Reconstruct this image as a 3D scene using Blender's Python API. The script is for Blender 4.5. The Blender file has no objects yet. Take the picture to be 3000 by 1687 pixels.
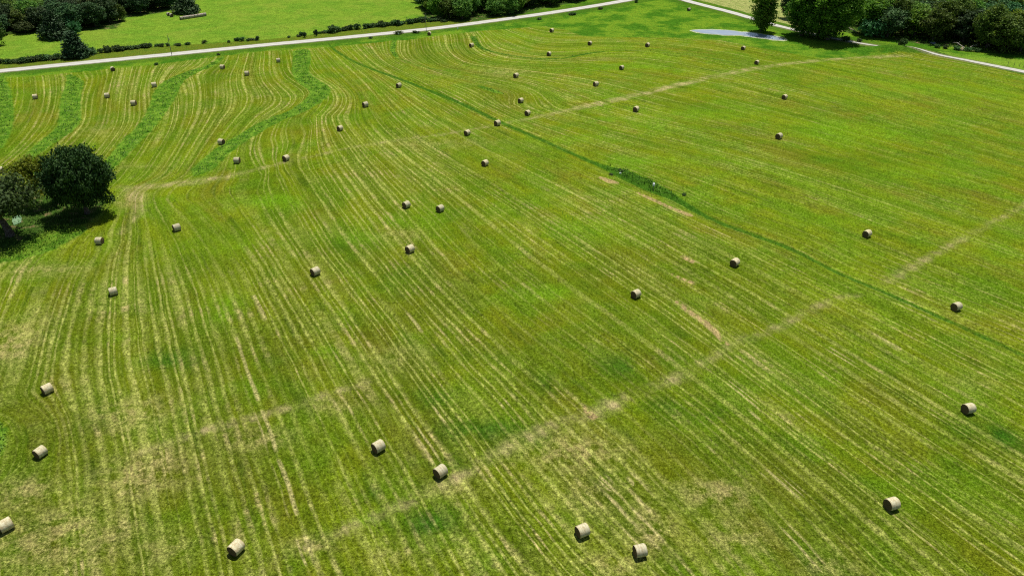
import bpy, math, random
import numpy as np
from mathutils import Vector

# ------------------------------------------------------------------ camera, sky, sun
scene = bpy.context.scene
R = math.radians
CAM_H, PITCH, FPX = 80.0, R(31.8), 2164.0
cam_d = bpy.data.cameras.new('camera')
cam = bpy.data.objects.new('camera', cam_d)
scene.collection.objects.link(cam)
cam.location = (0, 0, CAM_H)
cam.rotation_euler = (R(90) - PITCH, 0, 0)
cam_d.sensor_width = 36.0
cam_d.lens = 36.0 * FPX / 3000.0
cam_d.clip_end = 12000
scene.camera = cam
SUN_EL, SUN_AZ = R(69), R(14)          # azimuth measured clockwise from +Y
sun_dir = Vector((math.sin(SUN_AZ) * math.cos(SUN_EL), math.cos(SUN_AZ) * math.cos(SUN_EL), math.sin(SUN_EL)))
world = bpy.data.worlds.new('World')
scene.world = world
world.use_nodes = True
wn = world.node_tree
bg = wn.nodes['Background']
sky = wn.nodes.new('ShaderNodeTexSky')
sky.sky_type = 'NISHITA'
sky.sun_disc = False
sky.sun_elevation = SUN_EL
sky.sun_rotation = SUN_AZ
wn.links.new(sky.outputs[0], bg.inputs[0])
bg.inputs[1].default_value = 0.068
sl = bpy.data.lights.new('sun', 'SUN')
sl.energy = 5.0
sl.angle = R(0.5)
sl.color = (1.0, 0.96, 0.90)
sun = bpy.data.objects.new('sun', sl)
scene.collection.objects.link(sun)
sun.rotation_euler = (-sun_dir).to_track_quat('-Z', 'Y').to_euler()
scene.view_settings.view_transform = 'Standard'
scene.view_settings.look = 'None'
scene.view_settings.gamma = 1.0
scene.view_settings.use_curve_mapping = False
scene.view_settings.exposure = 0.11
scene.cycles.use_denoising = False
scene.cycles.filter_width = 1.05
scene.cycles.max_bounces = 5
scene.cycles.diffuse_bounces = 2
scene.cycles.glossy_bounces = 2
scene.cycles.transmission_bounces = 2
scene.cycles.transparent_max_bounces = 4

# ------------------------------------------------------------------ helpers
COL = scene.collection
K = 3000.0 / 2576.0
CP, SP = math.cos(PITCH), math.sin(PITCH)

def G(px, py, z=0.0):
    """photo pixel (3000 px wide) -> ground point at height z"""
    a = (px - 1500.0) / FPX
    b = -(py - 843.5) / FPX
    dx, dy, dz = a, CP + b * SP, -SP + b * CP
    t = (z - CAM_H) / dz
    return (dx * t, dy * t)

def GP(px, py, z=0.0):
    return G(px * K, py * K, z)

def line(pts):      # P pixels
    return np.array([GP(*p) for p in pts])

def line3(pts):     # 3000 px
    return np.array([G(*p) for p in pts])

def tree_height(bx, by, top):
    x, y = G(bx, by)
    v = -(top - 843.5) / FPX
    # v = (y*SP - (H-h)*CP)/(y*CP + (H-h)*SP)
    k = (y * SP - v * y * CP) / (CP + v * SP)
    return CAM_H - k

def smooth(pts, step=3.0, rounds=3):
    p = np.asarray(pts, float)
    for _ in range(rounds):
        q = [p[0]]
        for a, b in zip(p[:-1], p[1:]):
            q += [a * .75 + b * .25, a * .25 + b * .75]
        q.append(p[-1])
        p = np.array(q)
    d = np.r_[0, np.cumsum(np.hypot(*np.diff(p, axis=0).T))]
    n = max(2, int(d[-1] / step) + 1)
    t = np.linspace(0, d[-1], n)
    return np.c_[np.interp(t, d, p[:, 0]), np.interp(t, d, p[:, 1])], t / d[-1]

def dist_line(X, Y, pts, hw=None, lim=None):
    """distance to polyline minus the half width there"""
    pts = np.asarray(pts)
    if lim is not None and X.size > 5000:
        m = (X > pts[:, 0].min() - lim) & (X < pts[:, 0].max() + lim) & (Y > pts[:, 1].min() - lim) & (Y < pts[:, 1].max() + lim)
        out = np.full(X.shape, 1e3)
        if m.any(): out[m] = dist_line(X[m], Y[m], pts, hw)
        return out
    best = np.full(X.shape, 1e9)
    n = len(pts)
    for i in range(n - 1):
        ax, ay = pts[i]; bx, by = pts[i + 1]
        dx, dy = bx - ax, by - ay
        L = dx * dx + dy * dy + 1e-9
        t = np.clip(((X - ax) * dx + (Y - ay) * dy) / L, 0, 1)
        d = np.hypot(X - ax - t * dx, Y - ay - t * dy)
        if hw is not None:
            d = d - (hw[i] * (1 - t) + hw[i + 1] * t)
        best = np.minimum(best, d)
    return best

def inside(X, Y, poly):
    c = np.zeros(X.shape, bool)
    n = len(poly)
    for i in range(n):
        x1, y1 = poly[i]; x2, y2 = poly[(i + 1) % n]
        if y1 == y2: continue
        m = ((y1 > Y) != (y2 > Y)) & (X < (x2 - x1) * (Y - y1) / (y2 - y1) + x1)
        c ^= m
    return c

def sd_poly(X, Y, poly):
    """negative inside"""
    p = np.vstack([poly, poly[:1]])
    d = dist_line(X, Y, p)
    return np.where(inside(X, Y, poly), -d, d)

def np_mesh(name, verts, faces=None, quads=None, tris=None, attrs=None, fattrs=None, smooth_shade=False):
    me = bpy.data.meshes.new(name)
    verts = np.asarray(verts, np.float32)
    q = quads if quads is not None else np.zeros((0, 4), int)
    t = tris if tris is not None else np.zeros((0, 3), int)
    q = np.asarray(q); t = np.asarray(t)
    nl = q.size + t.size
    me.vertices.add(len(verts)); me.vertices.foreach_set('co', verts.ravel())
    me.loops.add(nl)
    me.loops.foreach_set('vertex_index', np.r_[q.ravel(), t.ravel()].astype(np.int32))
    me.polygons.add(len(q) + len(t))
    ls = np.r_[np.arange(len(q)) * 4, q.size + np.arange(len(t)) * 3].astype(np.int32)
    me.polygons.foreach_set('loop_start', ls)
    if smooth_shade:
        me.polygons.foreach_set('use_smooth', np.ones(len(q) + len(t), bool))
    me.update(calc_edges=True)
    for k, v in (attrs or {}).items():
        a = me.attributes.new(k, 'FLOAT', 'POINT')
        a.data.foreach_set('value', np.asarray(v, np.float32).ravel())
    for k, v in (fattrs or {}).items():
        a = me.attributes.new(k, 'FLOAT', 'FACE')
        a.data.foreach_set('value', np.asarray(v, np.float32).ravel())
    me.validate()
    return me

def link(name, me, mat=None, parent=None):
    o = bpy.data.objects.new(name, me)
    COL.objects.link(o)
    if mat and not me.materials: me.materials.append(mat)
    if parent: o.parent = parent
    return o

def tag(o, label=None, cat=None, group=None, kind=None):
    if label: o['label'] = label
    if cat: o['category'] = cat
    if group: o['group'] = group
    if kind: o['kind'] = kind
    return o

def empty(name, loc, rz=0.0, sc=1.0):
    o = bpy.data.objects.new(name, None)
    COL.objects.link(o)
    o.location = loc
    o.rotation_euler = (0, 0, rz)
    o.scale = (sc, sc, sc) if not isinstance(sc, tuple) else sc
    o.empty_display_size = 0.3
    return o

def copy_tree(o, parent=None):
    c = o.copy(); COL.objects.link(c); c.parent = parent
    for ch in list(o.children): copy_tree(ch, c)
    return c

# ------------------------------------------------------------------ node helper
class NT:
    def __init__(s, name, rough=0.9, spec=0.15):
        s.m = bpy.data.materials.new(name); s.m.use_nodes = True
        s.t = s.m.node_tree; s.bsdf = s.t.nodes['Principled BSDF']
        s.bsdf.inputs['Roughness'].default_value = rough
        s.bsdf.inputs['Specular IOR Level'].default_value = spec
    def n(s, typ, **kw):
        nd = s.t.nodes.new(typ)
        for k, v in kw.items(): setattr(nd, k, v)
        return nd
    def put(s, sock, v):
        if isinstance(v, bpy.types.NodeSocket): s.t.links.new(v, sock)
        elif v is not None: sock.default_value = v
    def attr(s, name, typ='GEOMETRY'):
        return s.n('ShaderNodeAttribute', attribute_name=name, attribute_type=typ).outputs['Fac']
    def math(s, op, a, b=None, c=None, clamp=False):
        nd = s.n('ShaderNodeMath', operation=op, use_clamp=clamp)
        s.put(nd.inputs[0], a); s.put(nd.inputs[1], b)
        if c is not None: s.put(nd.inputs[2], c)
        return nd.outputs[0]
    def noise(s, vec, scale, detail=3.0, rough=0.55, dist=0.0):
        nd = s.n('ShaderNodeTexNoise')
        s.put(nd.inputs['Vector'], vec)
        nd.inputs['Scale'].default_value = scale
        nd.inputs['Detail'].default_value = detail
        nd.inputs['Roughness'].default_value = rough
        nd.inputs['Distortion'].default_value = dist
        return nd.outputs['Fac']
    def comb(s, x, y, z=0.0):
        nd = s.n('ShaderNodeCombineXYZ')
        s.put(nd.inputs[0], x); s.put(nd.inputs[1], y); s.put(nd.inputs[2], z)
        return nd.outputs[0]
    def mr(s, v, a, b, c=0.0, d=1.0, smooth=True):
        nd = s.n('ShaderNodeMapRange', interpolation_type='SMOOTHSTEP' if smooth else 'LINEAR', clamp=True)
        s.put(nd.inputs[0], v); s.put(nd.inputs[1], a); s.put(nd.inputs[2], b)
        s.put(nd.inputs[3], c); s.put(nd.inputs[4], d)
        return nd.outputs[0]
    def mix(s, f, a, b, mode='MIX'):
        nd = s.n('ShaderNodeMix', data_type='RGBA', blend_type=mode)
        s.put(nd.inputs[0], f)
        for sock, v in ((nd.inputs[6], a), (nd.inputs[7], b)):
            if isinstance(v, tuple): v = tuple(v) + ((1.0,) if len(v) == 3 else ())
            s.put(sock, v)
        return nd.outputs[2]
    def scalecol(s, c, f):
        nd = s.n('ShaderNodeVectorMath', operation='SCALE')
        s.put(nd.inputs[0], c); s.put(nd.inputs['Scale'], f)
        return nd.outputs[0]
    def bump(s, h, strength=0.5, dist=0.1):
        nd = s.n('ShaderNodeBump')
        nd.inputs['Strength'].default_value = strength
        nd.inputs['Distance'].default_value = dist
        s.put(nd.inputs['Height'], h)
        s.t.links.new(nd.outputs[0], s.bsdf.inputs['Normal'])
    def color(s, c):
        if isinstance(c, tuple): c = tuple(c) + ((1.0,) if len(c) == 3 else ())
        s.put(s.bsdf.inputs['Base Color'], c)
    def geo(s): return s.n('ShaderNodeNewGeometry').outputs['Position']
    def obj(s): return s.n('ShaderNodeTexCoord').outputs['Object']
    def rnd(s): return s.n('ShaderNodeObjectInfo').outputs['Random']

# ------------------------------------------------------------------ layout curves (traced, then put on the ground)
# strips of uncut grass on the terraces: points (P pixels), half widths in metres
TERR = {
 0: ([(-14,190),(2,240),(5,290),(2,330),(-15,372)], [2.2,2.6,2.6,2.4,2]),
 1: ([(173,192),(192,209),(181,235),(176,267),(179,302),(166,329),(133,350),(106,369),(75,396),(40,425)], [.7,2.2,2.3,2.3,2.4,2.3,2.0,1.7,1.4,1.0]),
 2: ([(560,145),(533,166),(494,179),(453,196),(427,214),(416,240),(400,276),(381,305),(360,331),(333,355),(307,385),(282,411),(255,440)], [.8,1.3,1.6,2.2,2.9,3.1,2.5,2.1,2.2,2.2,1.9,1.8,1.4]),
 3: ([(758,131),(761,155),(753,182),(772,206),(799,222),(809,235),(796,252),(775,267),(743,286),(708,297),(668,315),(623,342),(586,363),(547,393),(507,428),(494,440)], [2.6,2.6,2.3,2.7,2.9,2.7,2.6,2.3,1.9,1.8,1.9,2.0,2.0,2.2,2.2,.8]),
 4: ([(1190,96),(1202,118),(1224,130),(1277,140),(1327,148),(1377,150),(1414,150),(1440,145),(1477,137),(1527,131),(1577,129),(1627,132),(1702,137),(1777,148),(1846,160)], [1.5,1.1,.9,.6,.6,.9,.6,.8,.9,.5,.4,.3,.3,.5,.4]),
 5: ([(992,106),(986,128),(1000,148)], [1.2,1.3,.8]),
 6: ([(1000,150),(1060,170),(1100,177),(1160,182),(1190,190)], [.4,.6,.5,.5,.3]),
 7: ([(1205,218),(1235,229),(1262,238)], [.6,1.9,.8]),
}
DITCH = ([(828,112),(850,132),(900,160),(1000,195),(1100,235),(1180,268),(1250,303),(1340,340),(1440,385),(1520,420),(1560,432),(1600,452),(1650,475),(1700,500),(1780,548),(1900,590),(2000,625),(2100,680),(2200,720),(2280,755),(2400,810),(2500,856),(2640,925)],
         [.5,.7,.7,.8,.9,.9,.8,.8,.8,1.0,2.6,3.0,2.9,1.3,.7,.7,.7,.5,.5,.55,.5,.5,.4])
TRACK1 = ([(320,475),(380,468),(450,463),(540,450),(620,432),(740,402),(870,372),(1000,352),(1175,330),(1251,312),(1340,298),(1420,280),(1500,263),(1600,240),(1700,214),(1800,192),(1900,172),(2050,152),(2200,143),(2290,142)],
          [1.2,1.4,1.6,1.6,.6,.3,.2,.3,.3,.3,.5,.9,1.8,1.8,1.8,1.5,1.6,1.5,1.5,.6])
TRACK2 = ([(640,1449),(800,1360),(1040,1262),(1120,1215),(1200,1180),(1290,1118),(1400,1072),(1480,1045),(1560,1010),(1640,980),(1700,950),(1750,928),(1800,893),(1850,868),(1860,845),(1905,848),(1990,805),(2080,757),(2140,738),(2160,742)],
          [.05,.2,.4,.8,.5,.7,.8,.9,1.0,.8,.6,.6,.5,.5,.2,.25,.35,.45,.45,.2])
TRACK3 = ([(2232,706),(2280,680),(2340,645),(2430,595),(2520,548),(2600,505)], [.5,.5,.4,.35,.2,.1])
TRACK4 = ([(320,1150),(440,1105),(560,1070),(640,1052),(760,1015),(850,985),(930,960)], [.1,.3,.3,.2,.25,.2,.05])
HEAD = ([(300,470),(330,480),(352,500),(350,530),(330,560),(300,590)], [.8,1.6,1.6,1.2,.9,.4])
BARE = [([(1600,485),(1640,503),(1690,525),(1735,542)], [.2,.45,.35,.55]),
        ([(1510,447),(1535,458),(1552,462)], [.3,.8,.4]),
        ([(1702,758),(1735,785),(1775,812),(1800,835)], [.2,.35,.4,.45]),
        ([(1800,835),(1815,855),(1835,868)], [.35,.2,.15]),
        ([(1718,645),(1745,658)], [.35,.35]), ([(1690,690),(1745,712)], [.15,.35]),
        ([(1285,1000),(1268,1020)], [.1,.15]),
        ([(600,850),(622,900),(634,950),(650,1000)], [.08,.12,.05,.12]),
        ([(655,1040),(670,1085),(690,1130)], [.12,.22,.12]),
        ([(700,1165),(725,1225),(740,1290)], [.1,.12,.1]),
        ([(760,1360),(775,1410)], [.1,.25]),
        ([(1050,1080),(1075,1120),(1092,1160)], [.08,.2,.12]),
        ([(1095,1030),(1112,1062)], [.08,.16]),
        ([(640,745),(662,800)], [.05,.15]), ([(1460,1020),(1495,1050)], [.12,.4]),
        ([(1790,1110),(1800,1130)], [.05,.05]), ([(1590,1200),(1640,1270)], [.05,.12]),
        ([(1840,965),(1890,1010),(1905,1050)], [.15,.25,.1]),
        ([(2090,880),(2140,915)], [.1,.2]), ([(1930,1190),(2010,1240)], [.05,.22]),
        ([(1980,1330),(2060,1420)], [.08,.25]), ([(2200,835),(2260,875)], [.1,.16]),
        ([(1600,1270),(1660,1370)], [.05,.3]), ([(1520,1205),(1560,1290),(1600,1360)], [.1,.06,.16]),
        ([(850,1010),(880,1040)], [.1,.14]), ([(1020,790),(1060,830)], [.06,.14]),
        ([(820,560),(850,590)], [.1,.14]), ([(1255,265),(1290,272)], [.05,.1])]
ROAD_A = line3([(-420,238),(-200,226),(0,209),(250,184),(500,160),(750,135),(1000,112),(1249,87),(1400,68),(1604,40),(1750,17),(1842,1),(1900,-12),(1948,-21),(2010,-30)])
ROAD_B = line3([(1925,-40),(1955,-22),(1997,0),(2075,20),(2150,39),(2254,70),(2304,83),(2362,96),(2397,105),(2460,117),(2526,129),(2600,141),(2683,151),(2738,160),(2824,176),(2893,190),(3000,211),(3200,250),(3400,290)])
ROAD_HW, TRACK_HW = 2.75, 2.2
# uncut rough between the field and the roads
FIELD_EDGE = [(-300,262),(-40,240),(0,231),(130,222),(300,205),(480,187),(620,168),(760,152),(900,143),(1000,135),(1100,126),(1200,118),(1300,104),(1400,93),(1500,85),(1600,78),(1665,90),(1706,107),(1837,111),(1982,112),(2100,118),(2180,132),(2250,144),(2320,157),(2390,170),(2450,171),(2530,165),(2620,160),(2700,160),(2764,164),(2840,182),(2900,197),(3000,221),(3200,262),(3400,302)]
FE = line3(FIELD_EDGE)
HEDGE = line3([(-200,196),(0,189),(60,185),(100,181),(190,171),(260,160),(340,150),(430,139),(520,134),(600,129),(700,122),(760,118),(900,104),(1000,91),(1100,79),(1200,69),(1300,60)])
POND = line3([(2018,90),(2032,87),(2055,86),(2090,86),(2133,88),(2156,90),(2172,93),(2195,93),(2211,96),(2249,102),(2273,105),(2296,110),(2312,116),(2306,121),(2298,122),(2290,121),(2273,120),(2242,116),(2195,110),(2172,106),(2133,106),(2086,102),(2048,99),(2032,95)])
WOOD_L = line3([(-300,150),(0,118),(20,100),(50,98),(90,94),(130,92),(235,92),(340,84),(370,52),(440,44),(504,32),(560,8),(640,-30),(700,-90),(-700,-90)])
WOOD_C = line3([(1245,58),(1300,62),(1400,63),(1460,50),(1520,44),(1600,24),(1700,6),(1745,-14),(1600,-75),(1200,-75),(1225,0)])
WOOD_R = line3([(2480,96),(2530,106),(2600,116),(2660,124),(2700,130),(2780,136),(2850,150),(2920,158),(3000,164),(3250,188),(3500,60),(3500,-90),(2560,-90),(2440,-20),(2450,70)])
GROVE = line([(-60,660),(0,655),(50,640),(110,605),(190,590),(245,570),(290,530),(300,495),(280,470),(100,455),(-60,455)])
BANK = line([(-60,690),(0,665),(60,655),(120,640),(180,610),(222,580),(215,570),(150,572),(100,585),(40,625),(-60,640)])
LOOP = line([(-20,1060),(8,1062),(22,1090),(22,1120),(10,1150),(-20,1170)])

# ------------------------------------------------------------------ mowing direction field
GUIDES_P = [
 DITCH[0], TERR[1][0], TERR[2][0], TERR[3][0], TERR[0][0], TERR[4][0][3:], TERR[4][0][:4],
 [(850,150),(900,215),(960,280),(1010,325),(1100,385),(1220,450),(1400,560),(1600,690),(1800,830),(2000,985),(2200,1130),(2450,1310)],
 [(800,300),(870,380),(950,460),(1050,560),(1150,670),(1288,790),(1400,880),(1501,960),(1700,1130),(1900,1330),(2000,1449)],
 [(690,420),(740,500),(820,620),(900,720),(1000,850),(1100,980),(1200,1100),(1330,1260),(1450,1400),(1500,1449)],
 [(560,500),(620,600),(690,720),(760,830),(830,960),(900,1080),(970,1220),(1050,1380),(1080,1449)],
 [(440,518),(477,547),(507,592),(528,638),(560,696),(576,755),(600,850),(640,980),(680,1090),(720,1240),(770,1390),(790,1449)],
 [(400,545),(425,640),(445,760),(465,900),(490,1050),(520,1200),(555,1340),(575,1449)],
 [(350,560),(345,700),(350,840),(375,990),(395,1150),(410,1300),(430,1449)],
 [(300,600),(262,690),(240,800),(215,900),(205,1000),(215,1100),(235,1200),(240,1320),(250,1449)],
 [(230,640),(190,690),(160,771),(128,862),(107,930),(110,1010),(135,1090),(150,1160),(130,1260),(110,1449)],
 [(100,690),(60,790),(30,900),(10,980),(-20,1030)],
 [(-30,1040),(20,1040),(60,1070),(82,1110),(72,1160),(40,1220),(-10,1280)],
 [(-20,1330),(40,1300),(70,1350),(50,1449)],
 [(620,432),(540,455),(450,470),(380,480),(352,500),(335,540),(290,575),(240,605),(150,640),(60,665),(-30,690)],
 [(900,125),(960,165),(1050,200),(1150,240),(1230,285),(1330,325),(1500,400)],
 [(1010,110),(985,140),(990,160),(1060,190),(1150,215)],
 [(1080,95),(1070,130),(1090,165)], [(1160,100),(1155,125),(1175,145),(1240,165)],
 [(1200,160),(1300,165),(1400,163),(1480,150)],
 [(1180,190),(1260,205),(1310,230),(1320,250),(1290,262)],
 [(1290,180),(1420,205),(1560,250),(1640,275)],
 [(1450,160),(1600,190),(1720,215)],
 [(1240,95),(1290,115),(1340,128),(1420,132),(1500,118)],
 [(1420,100),(1600,100),(1800,118),(1900,140)],
 [(1420,320),(1600,370),(1800,430),(2100,540),(2576,730)],
 [(1600,290),(1800,340),(2100,430),(2576,590)],
 [(1800,250),(2100,330),(2576,470)],
 [(2000,190),(2250,250),(2576,340)],
 [(2200,160),(2400,190),(2576,230)],
 [(1750,560),(1900,640),(2100,760),(2300,880),(2576,1040)],
 [(60,200),(95,250),(95,310),(60,370),(0,430)], [(130,200),(140,260),(125,320),(90,365)],
 [(290,190),(275,240),(270,300),(260,340),(215,395)], [(340,190),(325,260),(325,310),(290,350)],
 [(480,200),(465,250),(440,300),(420,340),(350,420)],
 [(640,150),(610,200),(610,260),(560,310),(520,350),(440,440)],
 [(705,140),(680,200),(720,250),(700,275),(640,300),(560,370),(480,440)],
 [(810,150),(825,190),(850,230),(855,255),(830,280),(740,320),(640,370),(560,435)],
]
hx0, hx1, hy0, hy1, hs = -340.0, 340.0, 44.0, 480.0, 4.0
gx = np.arange(hx0, hx1 + .1, hs); gy = np.arange(hy0, hy1 + .1, hs)
GX, GY = np.meshgrid(gx, gy)
pts, dirs = [], []
for g in GUIDES_P:
    p, _ = smooth(line(g), 5.0, 2)
    d = np.diff(p, axis=0); d /= np.hypot(d[:, 0], d[:, 1])[:, None]
    pts.append((p[1:] + p[:-1]) / 2); dirs.append(d)
pts = np.vstack(pts); dirs = np.vstack(dirs)
TX = np.zeros_like(GX); TY = np.zeros_like(GX)
for i in range(GX.shape[0]):
    dx = GX[i][:, None] - pts[None, :, 0]; dy = GY[i][:, None] - pts[None, :, 1]
    w = 1.0 / (dx * dx + dy * dy + 9.0) ** 2
    TX[i] = (w * dirs[:, 0]).sum(1); TY[i] = (w * dirs[:, 1]).sum(1)
nn = np.hypot(TX, TY) + 1e-12; TX /= nn; TY /= nn

def fit_potential(FX, FY, rounds=8, iters=160):
    """scalar field whose gradient follows (FX, FY) in direction"""
    u = FX.mean() * GX + FY.mean() * GY
    s = np.ones_like(GX)
    def grad(u):
        a = np.zeros_like(u); b = np.zeros_like(u)
        a[:, :-1] = (u[:, 1:] - u[:, :-1]) / hs; b[:-1] = (u[1:] - u[:-1]) / hs
        return a, b
    def gradT(a, b):
        r = np.zeros_like(a)
        r[:, :-1] -= a[:, :-1] / hs; r[:, 1:] += a[:, :-1] / hs
        r[:-1] -= b[:-1] / hs; r[1:] += b[:-1] / hs
        return r
    for k in range(rounds):
        rhs = gradT(FX * s, FY * s)
        r = rhs - gradT(*grad(u)); p = r.copy(); rr = (r * r).sum()
        for _ in range(iters):
            Ap = gradT(*grad(p)); al = rr / ((p * Ap).sum() + 1e-20)
            u = u + al * p; r = r - al * Ap; rn = (r * r).sum()
            if rn < 1e-10: break
            p = r + rn / rr * p; rr = rn
        a, b = grad(u)
        s = np.clip(a * FX + b * FY, .35, 2.2); s[:, -1] = s[:, -2]; s[-1] = s[-2]
        s = s / s.mean()
    return u
U = fit_potential(-TY, TX)
V = fit_potential(TX, TY, 4)

GU = np.hypot(np.gradient(U, hs, axis=1), np.gradient(U, hs, axis=0))
for _ in range(3):
    GU = (GU + np.roll(GU, 1, 0) + np.roll(GU, -1, 0) + np.roll(GU, 1, 1) + np.roll(GU, -1, 1)) / 5
print('mow grad', np.percentile(GU, [2, 25, 50, 75, 98]))
LG = np.log2(np.clip(GU, .15, 4))
def bil(F, X, Y):
    fx = np.clip((X - hx0) / hs, 0, len(gx) - 1.001); fy = np.clip((Y - hy0) / hs, 0, len(gy) - 1.001)
    i = fx.astype(int); j = fy.astype(int); a = fx - i; b = fy - j
    return (F[j, i] * (1 - a) * (1 - b) + F[j, i + 1] * a * (1 - b) + F[j + 1, i] * (1 - a) * b + F[j + 1, i + 1] * a * b)

# ------------------------------------------------------------------ ground sheet
cs = 1.1
xs = np.arange(-372, 420, cs); ys = np.arange(38, 520, cs)
def grow(start, sign, end):
    r = []; x = start; s = cs
    while abs(x - start) < end: s *= 1.35; x += sign * s; r.append(x)
    return np.array(r)
XS = np.r_[grow(xs[0], -1, 5000)[::-1], xs, grow(xs[-1], 1, 5000)]
YS = np.r_[grow(ys[0], -1, 5000)[::-1], ys, grow(ys[-1], 1, 5000)]
X, Y = np.meshgrid(XS, YS)

def arc(p):
    d = np.r_[0, np.cumsum(np.hypot(*np.diff(p, axis=0).T))]
    return d / d[-1]
def strip(X, Y, spec, sm=True):
    p = line(spec[0]); q, t = smooth(p, 4.0, 2)
    return dist_line(X, Y, q, np.interp(t, arc(p), spec[1]), 14)
def lush_of(X, Y):
    d = np.full(X.shape, 1e9)
    for k, (p, hw) in list(TERR.items()):
        q, t = smooth(line(p), 4.0, 2)
        h = np.interp(t, arc(line(p)), hw) * (1.4 if k < 4 else 1)
        d = np.minimum(d, dist_line(X, Y, q, h, 22))
    return d
dl = lush_of(X, Y)
def signed(spec, lim=30):
    q, t = smooth(line(spec[0]), 4.0, 2)
    d = dist_line(X, Y, q, None, 30); s = np.zeros_like(X); best = np.full(X.shape, 1e9)
    m = d < 29
    x, y = X[m], Y[m]; sg = np.zeros(x.shape); b_ = np.full(x.shape, 1e9)
    for i in range(len(q) - 1):
        e = q[i + 1] - q[i]; L = e @ e
        tt = np.clip(((x - q[i, 0]) * e[0] + (y - q[i, 1]) * e[1]) / L, 0, 1)
        dd = np.hypot(x - q[i, 0] - tt * e[0], y - q[i, 1] - tt * e[1])
        cr = np.sign(e[0] * (y - q[i, 1]) - e[1] * (x - q[i, 0]))
        k = dd < b_; b_[k] = dd[k]; sg[k] = cr[k]
    s[m] = sg
    return d * np.where(s == 0, 1, s)
ds = signed(DITCH)
d_ditch = strip(X, Y, DITCH)
w_ditch = np.clip(np.abs(ds) - d_ditch, .3, 4)
ds4 = signed(TERR[4])
w4 = np.clip(np.abs(ds4) - strip(X, Y, TERR[4]), .2, 3)
dl = np.minimum(dl, sd_poly(X, Y, LOOP))
dl = np.minimum(dl, sd_poly(X, Y, BANK))
dt = np.minimum.reduce([strip(X, Y, s) for s in (TRACK1, TRACK2, TRACK3, TRACK4, HEAD)])
db = np.minimum.reduce([dist_line(X, Y, line(p), [a * 1.3 + .1 for a in h], 10) for p, h in BARE if max(h) >= .33])
dsk = np.minimum.reduce([dist_line(X, Y, line(p), None, 14) for p, h in BARE if max(h) < .33])
vn_poly = np.vstack([HEDGE, ROAD_A[::-1][5:]])
dvn = -sd_poly(X, Y, vn_poly)
# field: everything on the near side of FE ; cut > 0 inside the hay field
fe_poly = np.vstack([FE, [[900, 30], [900, -6000], [-900, -6000], [-900, 30]]])
dc = -sd_poly(X, Y, fe_poly)
ra = dist_line(X, Y, ROAD_A); rb = dist_line(X, Y, ROAD_B)
# pasture north of road A
past_poly = np.vstack([HEDGE, line3([(1250,40),(1200,-10),(1150,-80)]), [[-200, 900], [-900, 900], [-900, 260]]])
dp = -sd_poly(X, Y, past_poly)
# pale field beyond road B
tan_poly = line3([(1990,-14),(2010,-6),(2090,12),(2160,30),(2270,62),(2340,80),(2420,96),(2480,92),(2500,60),(2500,-90),(1900,-90),(1960,-40)])
dn = -sd_poly(X, Y, tan_poly)
past2 = line3([(2740,150),(2830,160),(2920,168),(3000,176),(3200,205),(3400,250),(3400,285),(3200,245),(3000,206),(2890,184),(2800,168)])
dp = np.maximum(dp, -sd_poly(X, Y, past2))
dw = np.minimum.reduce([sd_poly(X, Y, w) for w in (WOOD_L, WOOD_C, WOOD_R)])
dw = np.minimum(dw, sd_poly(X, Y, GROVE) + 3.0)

def blobs(L):
    r = np.zeros_like(X)
    for (px, py, rx, ry, a) in L:
        x0, y0 = GP(px, py); x1, _ = GP(px + rx, py); _, y1 = GP(px, py - ry)
        sx, sy = abs(x1 - x0), abs(y1 - y0)
        r = np.maximum(r, a * np.exp(-((X - x0) / sx) ** 2 - ((Y - y0) / sy) ** 2))
    return r
p_dark = blobs([(1060,1000,80,30,.8),(1230,1090,120,40,1),(1130,1170,90,22,.7),(920,1250,60,25,.6),(1085,1320,90,45,1),(430,905,70,25,.8),(2500,1090,110,50,1),(2430,1180,60,40,.5),
 (1590,920,110,40,.9),(1420,960,90,25,.7),(850,625,80,22,.5),(1240,700,80,30,.4),(700,900,60,30,.4),(1850,860,70,20,.5),(330,790,50,20,.4),(1000,690,90,30,.4),(2200,400,120,25,.4),
 (1900,330,120,20,.3),(2100,1300,80,40,.3),(1780,1040,60,24,.5),(1660,1020,60,20,.5),(240,1060,40,25,.5),(520,420,60,12,.6),(440,1410,70,30,.4),(1180,900,90,25,.5),(1640,740,60,20,.35)])
p_lime = blobs([(690,505,70,18,1),(600,620,60,24,.5),(560,760,45,20,.7),(1390,735,60,20,.8),(820,885,50,18,.6),(1640,405,120,14,.7),(1600,320,110,10,.5),(1500,570,120,30,.5),(1560,300,60,8,.6),
 (900,600,50,16,.6),(2150,330,160,24,.7),(2330,430,150,24,.5),(1800,290,120,14,.5),(2350,220,160,14,.5),(1500,250,60,6,.3),(560,790,40,18,.5),(1430,350,80,10,.7),(1550,170,120,10,.5),
 (1320,90,80,8,.5),(1000,560,90,16,.4),(2080,560,120,18,.4),(2450,640,90,20,.3),(300,850,60,20,.4),(920,1310,50,15,.5),(1760,500,60,10,.5),(1900,200,80,6,.3)])
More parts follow.
